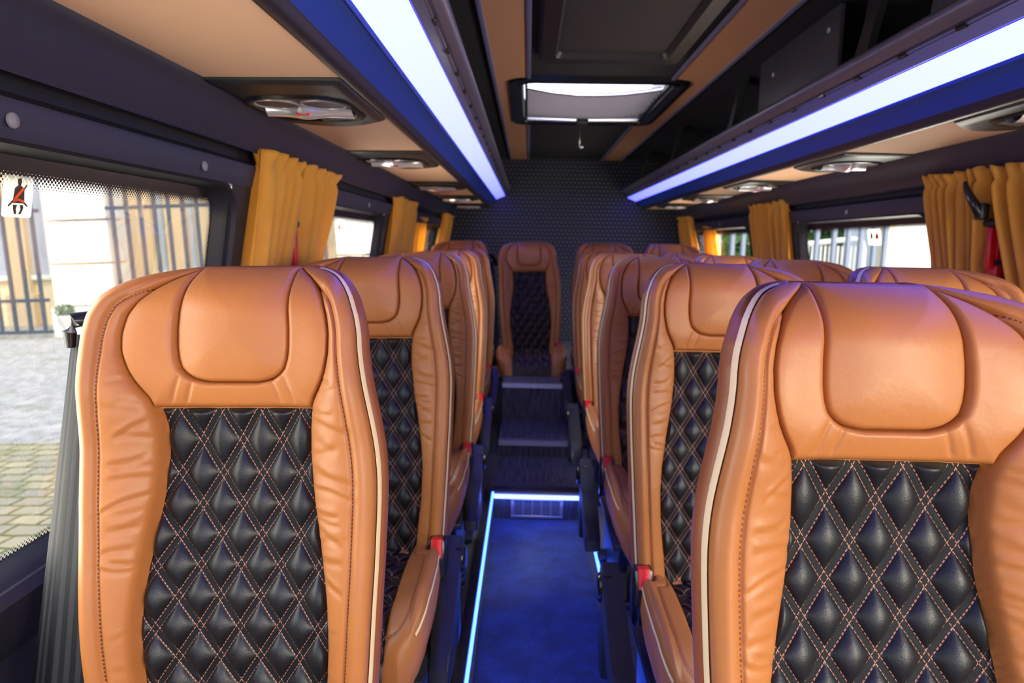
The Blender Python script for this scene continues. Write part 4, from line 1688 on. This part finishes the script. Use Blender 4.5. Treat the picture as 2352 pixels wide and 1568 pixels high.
def cobble_mat():
    t = NT('cobble_paving')
    o = t.obj()
    br = t.n('ShaderNodeTexBrick')
    mp = t.n('ShaderNodeMapping')
    mp.inputs['Rotation'].default_value = (0, 0, 0.06)
    nz = t.n('ShaderNodeTexNoise')
    nz.inputs['Scale'].default_value = 4
    t.l(o, nz.inputs['Vector'])
    add = t.n('ShaderNodeMixRGB', blend_type='LINEAR_LIGHT')
    add.inputs[0].default_value = 0.03
    t.l(o, add.inputs[1])
    t.l(nz.outputs['Color'], add.inputs[2])
    t.l(add.outputs[0], mp.inputs[0])
    t.l(mp.outputs[0], br.inputs['Vector'])
    br.inputs['Color1'].default_value = rgb(196, 186, 152)
    br.inputs['Color2'].default_value = rgb(164, 160, 146)
    br.inputs['Mortar'].default_value = rgb(112, 116, 66)
    br.inputs['Scale'].default_value = 1.0
    br.inputs['Mortar Size'].default_value = 0.014
    br.inputs['Mortar Smooth'].default_value = 0.4
    br.inputs['Brick Width'].default_value = 0.20
    br.inputs['Row Height'].default_value = 0.14
    vor = t.n('ShaderNodeTexVoronoi')
    vor.inputs['Scale'].default_value = 9
    t.l(o, vor.inputs['Vector'])
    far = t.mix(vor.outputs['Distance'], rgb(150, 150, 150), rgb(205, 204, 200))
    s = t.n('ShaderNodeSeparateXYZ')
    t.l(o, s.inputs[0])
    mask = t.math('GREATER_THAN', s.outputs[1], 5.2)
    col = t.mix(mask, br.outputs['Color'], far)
    # grass in patches
    g = t.noise(o, 1.6, 4)
    gm = t.math('MULTIPLY', t.math('GREATER_THAN', g, 0.60), 0.35)
    col = t.mix(gm, col, rgb(120, 132, 74))
    b = t.bsdf(col, 0.9)
    t.l(t.bump(br.outputs['Fac'], 0.02, -0.5), b.inputs['Normal'])
    return t.done(b.outputs[0])


EXT = Matrix.Rotation(math.radians(-2.8), 4, 'Y')
GZ = -0.25


def place(o, loc=(0, 0, 0)):
    o.matrix_world = Matrix.Translation((0, 0, GZ)) @ EXT @ Matrix.Translation(loc)
    return o


bm = bmesh.new()
bm_box(bm, (-40, -8, -0.06), (-1.0, 30, 0.0))
gnd = struct(bm_obj('ground', bm, cobble_mat()))
place(gnd)
bm = bmesh.new()
bm_box(bm, (-1.0, -8, GZ - 0.2), (40, 30, GZ - 0.1))
struct(bm_obj('ground_right', bm, stone('asphalt', rgb(130, 130, 132), rgb(160, 160, 158))))

white = stone('white_render', rgb(236, 234, 222), rgb(246, 244, 236))
cream = stone('cream_render', rgb(238, 216, 168), rgb(246, 232, 196), sc_=1.2)
warm = stone('ochre_stone', rgb(206, 180, 140), rgb(228, 208, 172), sc_=1.0)
iron = plain('grey_iron', (0.06, 0.08, 0.11, 1), 0.5)
glassy = plain('pale_window', rgb(176, 190, 204), 0.2)

FY = 12.4
# px scale at this distance, in the tilted frame:  x = (px-1213)*FY/1568
fx = lambda px: (px - 1213) * FY / 1568.0


def block_pier(x0, x1, label, name='stone_pier', y=FY):
    r = thing(name, label, 'pier', (0, 0, 0), 'white block piers')
    place(r, ((x0 + x1) / 2, y, 0))
    w = (x1 - x0) / 2
    bm = bmesh.new()
    bm_box(bm, (-w - 0.06, -0.12, 0), (w + 0.06, 0.6, 0.55), 0.02)
    bm_obj('plinth', bm, white, r)
    bm = bmesh.new()
    hgt = 0.78
    for k in range(7):
        z0 = 0.57 + k * hgt
        if k % 2:
            bm_box(bm, (-w, -0.08, z0), (w, 0.5, z0 + hgt - 0.035), 0.015)
        else:
            bm_box(bm, (-w, -0.08, z0), (-0.012, 0.5, z0 + hgt - 0.035), 0.015)
            bm_box(bm, (0.012, -0.08, z0), (w, 0.5, z0 + hgt - 0.035), 0.015)
    bm_obj('stone_blocks', bm, white, r)
    return r


def fence(x0, x1, n, label, zb=0.12, rails=(0.12, 0.70, 2.3), top=4.2, y=FY - 0.2, mat=None, rad=0.036):
    r = thing('iron_fence', label, 'fence', (0, 0, 0), 'tall iron fences outside')
    place(r, (0, y, 0))
    bm = bmesh.new()
    for z in rails:
        bm_box(bm, (x0, -0.02, z - 0.03), (x1, 0.02, z + 0.03))
    bm_obj('rail', bm, mat or iron, r)
    for i in range(n):
        x = x0 + (x1 - x0) * (i + 0.5) / n
        bm = bmesh.new()
        bm_tube(bm, [(x, 0, zb), (x, 0, top - 0.15), (x, 0, top)], [rad, rad, 0.004], 8)
        bm_obj('bar', bm, mat or iron, r, True)
    return r


fence(fx(-190), fx(118), 9, 'tall grey iron fence at the left edge outside the first left window')
block_pier(fx(118), fx(262), 'white block pier between two iron fences outside the first left window')
fence(fx(272), fx(560), 9, 'tall grey iron fence right of the white pier outside the first left window')
block_pier(fx(575), fx(700), 'white block pier hidden behind the ochre curtains')
fence(fx(705), fx(778), 3, 'short iron fence at the near edge of the second left window')
block_pier(fx(785), fx(905), 'white block pier filling the second left window')

# building behind the fences: wall, pilasters and openings
b = thing('building_facade', 'cream building with ochre pilasters behind the iron fences', 'building', (0, 0, 0))
place(b, (0, FY + 2.2, 0))
bm = bmesh.new()
bm_box(bm, (-16, 0, 0), (-3.5, 0.4, 8))
bm_obj('wall', bm, cream, b)
for px in (30, 250, 330, 410, 480, 560):
    x = fx(px) * 1.16
    bm = bmesh.new()
    bm_box(bm, (x - 0.22, -0.18, 0), (x + 0.22, 0.05, 8), 0.02)
    bm_box(bm, (x - 0.30, -0.26, 0), (x + 0.30, 0.05, 0.7), 0.02)
    bm_obj('pilaster', bm, warm, b)
for px in (-30, 65, 372, 445, 520):
    x = fx(px) * 1.16
    f = None
    bm = bmesh.new()
    for q in ((x - 0.34, x - 0.28), (x + 0.28, x + 0.34)):
        bm_box(bm, (q[0], -0.06, 1.1), (q[1], 0.02, 4.6))
    bm_box(bm, (x - 0.34, -0.10, 1.0), (x + 0.34, 0.02, 1.1))
    f = bm_obj('window', bm, white, b)
    bm = bmesh.new()
    bm_box(bm, (x - 0.28, -0.02, 1.1), (x + 0.28, -0.005, 4.6))
    bm_obj('pane', bm, glassy, f)

# plant in a stone urn beside the pier
ur = thing('potted_plant', 'grey-green plant in a stone urn at the foot of the white pier', 'plant', (0, 0, 0))
place(ur, (fx(196), FY - 0.7, 0))
ur.scale = (0.5, 0.5, 0.62)
bm = bmesh.new()
bm_lathe(bm, [(0.001, 0.0), (0.20, 0.0), (0.18, 0.10), (0.10, 0.18), (0.10, 0.32), (0.24, 0.50), (0.30, 0.72), (0.27, 0.74), (0.20, 0.66), (0.001, 0.64)], (0, 0, 0), 'z', 24)
bm_obj('urn', bm, stone('urn_stone', rgb(205, 203, 195), rgb(225, 223, 214)), ur, True)


def leafball(name, mat, parent, c, rx, ry, rz, n, size, seed):
    r = np.random.default_rng(seed)
    V, F = [], []
    for i in range(n):
        d = r.normal(size=3)
        d /= np.linalg.norm(d)
        rad = r.uniform(0.55, 1.0)
        p = np.array(c) + d * np.array([rx, ry, rz]) * rad
        a = r.normal(size=3)
        a /= np.linalg.norm(a)
        bb = np.cross(a, d + r.normal(size=3) * 0.3)
        bb /= np.linalg.norm(bb) + 1e-9
        s = size * r.uniform(0.6, 1.3)
        k = len(V)
        V += [p - a * s, p + bb * s * 0.45, p + a * s, p - bb * s * 0.45]
        F.append((k, k + 1, k + 2, k + 3))
    return mesh_obj(name, V, F, mat, parent)


def leaf_mat(name, c1, c2):
    t = NT(name)
    n = t.noise(t.obj(), 5, 3)
    col = t.mix(n, c1, c2)
    b = t.bsdf(col, 0.6)
    tr = t.n('ShaderNodeBsdfTranslucent')
    t.l(col, tr.inputs[0])
    mx = t.n('ShaderNodeMixShader')
    mx.inputs[0].default_value = 0.35
    t.l(b.outputs[0], mx.inputs[1])
    t.l(tr.outputs[0], mx.inputs[2])
    return t.done(mx.outputs[0])


green = leaf_mat('hedge_leaves', rgb(52, 88, 34), rgb(104, 142, 62))
sage = leaf_mat('sage_leaves', rgb(110, 130, 100), rgb(150, 165, 130))
leafball('leaves', sage, ur, (0, 0, 0.86), 0.34, 0.3, 0.20, 260, 0.07, 3)

# hedges and fences at the far end and on the right
def hedge(x0, x1, y, top, label, n, seed):
    o = leafball('hedge', green, None, ((x0 + x1) / 2, y, top / 2), (x1 - x0) / 2 * 1.25, 0.7, top * 0.62, n, 0.16, seed)
    tag(o, label, 'hedge', 'green hedges outside')
    return o


hedge(-3.0, -1.7, 15.4, 4.4, 'green hedge seen through the last left window', 2600, 31)
px_r = lambda px, y: (px - 1213) * y / 1568.0
RY = 13.0
hedge(px_r(1590, RY + 1.5), px_r(1745, RY + 1.5), RY + 1.5, 4.6, 'green hedge seen through the last right window', 2200, 33)
hedge(px_r(1835, RY + 3.6), px_r(2020, RY + 3.6), RY + 3.6, 4.6, 'green hedge behind the grey posts outside the near right window', 3000, 35)

pale_iron = plain('pale_grey_posts', rgb(118, 126, 140), 0.5)


def post_fence(pxs, label, y=RY, top=4.0, wd=0.038):
    r = thing('post_fence', label, 'fence', (0, y, GZ - 0.1), 'grey post fences on the right')
    for p in pxs:
        x = px_r(p, y)
        bm = bmesh.new()
        bm_box(bm, (x - wd, -0.05, 0), (x + wd, 0.05, top), 0.01)
        bm_obj('post', bm, pale_iron, r)
    bm = bmesh.new()
    bm_box(bm, (px_r(min(pxs), y) - 0.2, -0.03, 0.35), (px_r(max(pxs), y) + 0.2, 0.03, 0.43))
    bm_obj('rail', bm, pale_iron, r)
    return r


post_fence((1862, 1900, 1932, 1960, 1990, 2014), 'row of grey fence posts outside the near right window')
post_fence((1610, 1643, 1674, 1698), 'row of grey fence posts outside the last right window')
# low white railing behind the posts
wr = thing('white_railing', 'low white railing behind the grey posts outside the near right window', 'railing', (0, RY + 0.5, GZ - 0.1))
bm = bmesh.new()
x0, x1 = px_r(1835, RY + .5), px_r(1968, RY + .5)
bm_tube(bm, [(x0, 0, 1.62), (x1 - 0.2, 0, 1.74), (x1 - 0.05, 0, 1.70), (x1, 0, 1.55), (x1, 0, 0)], 0.05, 8)
bm_obj('top_rail', bm, white, wr, True)
bm = bmesh.new()
for i in range(14):
    x = x0 + (x1 - x0) * i / 14
    bm_tube(bm, [(x, 0, 0), (x, 0, 1.6)], 0.02, 6)
bm_obj('baluster', bm, white, wr, True)
# white building on the right
wb = thing('white_building', 'plain white building outside the near right window', 'building', (px_r(2180, RY), RY + 0.2, GZ - 0.1))
bm = bmesh.new()
bm_box(bm, (-1.15, 0, 0.5), (2.6, 2.0, 5.2), 0.02)
bm_obj('wall', bm, white, wb)
bm = bmesh.new()
bm_box(bm, (-1.22, -0.08, 0), (2.65, 2.0, 0.5), 0.02)
bm_obj('plinth', bm, cream, wb)
bm = bmesh.new()
bm_box(bm, (-1.25, -0.05, 0.5), (-1.10, 0.3, 5.2), 0.02)
bm_obj('corner_pilaster', bm, cream, wb)

# ------------------------------------------------------------------ light
w = bpy.data.worlds.new('World')
sc.world = w
w.use_nodes = True
nt = w.node_tree
nt.nodes.clear()
bgd = nt.nodes.new('ShaderNodeBackground')
sky = nt.nodes.new('ShaderNodeTexSky')
sky.sky_type = 'NISHITA'
sky.sun_disc = False
sky.sun_elevation = math.radians(48)
sky.sun_rotation = math.radians(150)
sky.dust_density = 3.0
ow = nt.nodes.new('ShaderNodeOutputWorld')
nt.links.new(sky.outputs[0], bgd.inputs[0])
bgd.inputs[1].default_value = 0.6
nt.links.new(bgd.outputs[0], ow.inputs[0])

sun = bpy.data.lights.new('sun', 'SUN')
sun.energy = 3.8
sun.color = (1.0, 0.93, 0.80)
sun.angle = math.radians(8)
so = bpy.data.objects.new('sun', sun)
COL.objects.link(so)
d = Vector((-0.42, 0.62, -0.85))
so.rotation_euler = d.to_track_quat('-Z', 'Y').to_euler()


def area(name, loc, target, sx, sy, energy, color):
    l = bpy.data.lights.new(name, 'AREA')
    l.shape = 'RECTANGLE'
    l.size, l.size_y = sx, sy
    l.energy = energy
    l.color = color
    o = bpy.data.objects.new(name, l)
    COL.objects.link(o)
    o.location = loc
    o.rotation_euler = (Vector(target) - Vector(loc)).to_track_quat('-Z', 'Y').to_euler()
    return o


# unseen lamps added behind the viewer, fill standing in for front daylight
area('windscreen_daylight', (0.75, -1.6, 1.45), (0.5, 1.5, 0.95), 1.5, 0.8, 11, (1.0, 0.92, 0.78))
area('door_daylight', (-0.60, -0.9, 1.1), (0.6, 0.9, 0.8), 0.6, 1.3, 3, (1.0, 0.92, 0.80))
area('front_window_daylight', (1.25, -0.55, 1.25), (0.35, 0.75, 0.95), 0.5, 0.6, 33, (1.0, 0.90, 0.66))  # added key lamp aimed at the foremost right seat
# fill lamps added outside the side windows to strengthen the daylight
for side in (-1, 1):
    for (y0, y1) in WINS[side]:
        ya = max(y0, 0.0)
        x = CX + side * 1.16
        area('window_daylight', (x, (ya + y1) / 2, 1.0), (CX, (ya + y1) / 2, 0.85), 0.5, (y1 - ya) * 0.9, 19.0, (1.0, 0.92, 0.78))

# ------------------------------------------------------------------ camera
cam = bpy.data.cameras.new('camera')
cam.sensor_width = 36
cam.lens = 24.0
cam.clip_start = 0.02
cam.dof.use_dof = True
cam.dof.focus_distance = 0.92
cam.dof.aperture_fstop = 5.6
co = bpy.data.objects.new('camera', cam)
COL.objects.link(co)
yaw, pitch, roll = math.radians(1.1943435), math.radians(8.2593758), math.radians(1.0)
hvec = Vector((-math.sin(yaw), math.cos(yaw), 0))
Rv = Vector((math.cos(yaw), math.sin(yaw), 0))
zv = Vector((0, 0, 1))
Fv = hvec * math.cos(pitch) - zv * math.sin(pitch)
Uv = hvec * math.sin(pitch) + zv * math.cos(pitch)
Rc = Rv * math.cos(roll) + Uv * math.sin(roll)
Uc = -Rv * math.sin(roll) + Uv * math.cos(roll)
mw = Matrix((Rc, Uc, -Fv)).transposed().to_4x4()
mw.translation = (0, 0, CAMZ)
co.matrix_world = mw
sc.camera = co

sc.view_settings.view_transform = 'Standard'
sc.view_settings.look = 'None'
sc.view_settings.exposure = 0.0
sc.cycles.use_denoising = True
sc.cycles.max_bounces = 5
sc.cycles.diffuse_bounces = 3
sc.cycles.glossy_bounces = 3
sc.cycles.use_adaptive_sampling = True
sc.cycles.adaptive_threshold = 0.09
sc.cycles.adaptive_min_samples = 16
sc.cycles.transparent_max_bounces = 10
sc.cycles.sample_clamp_indirect = 6.0
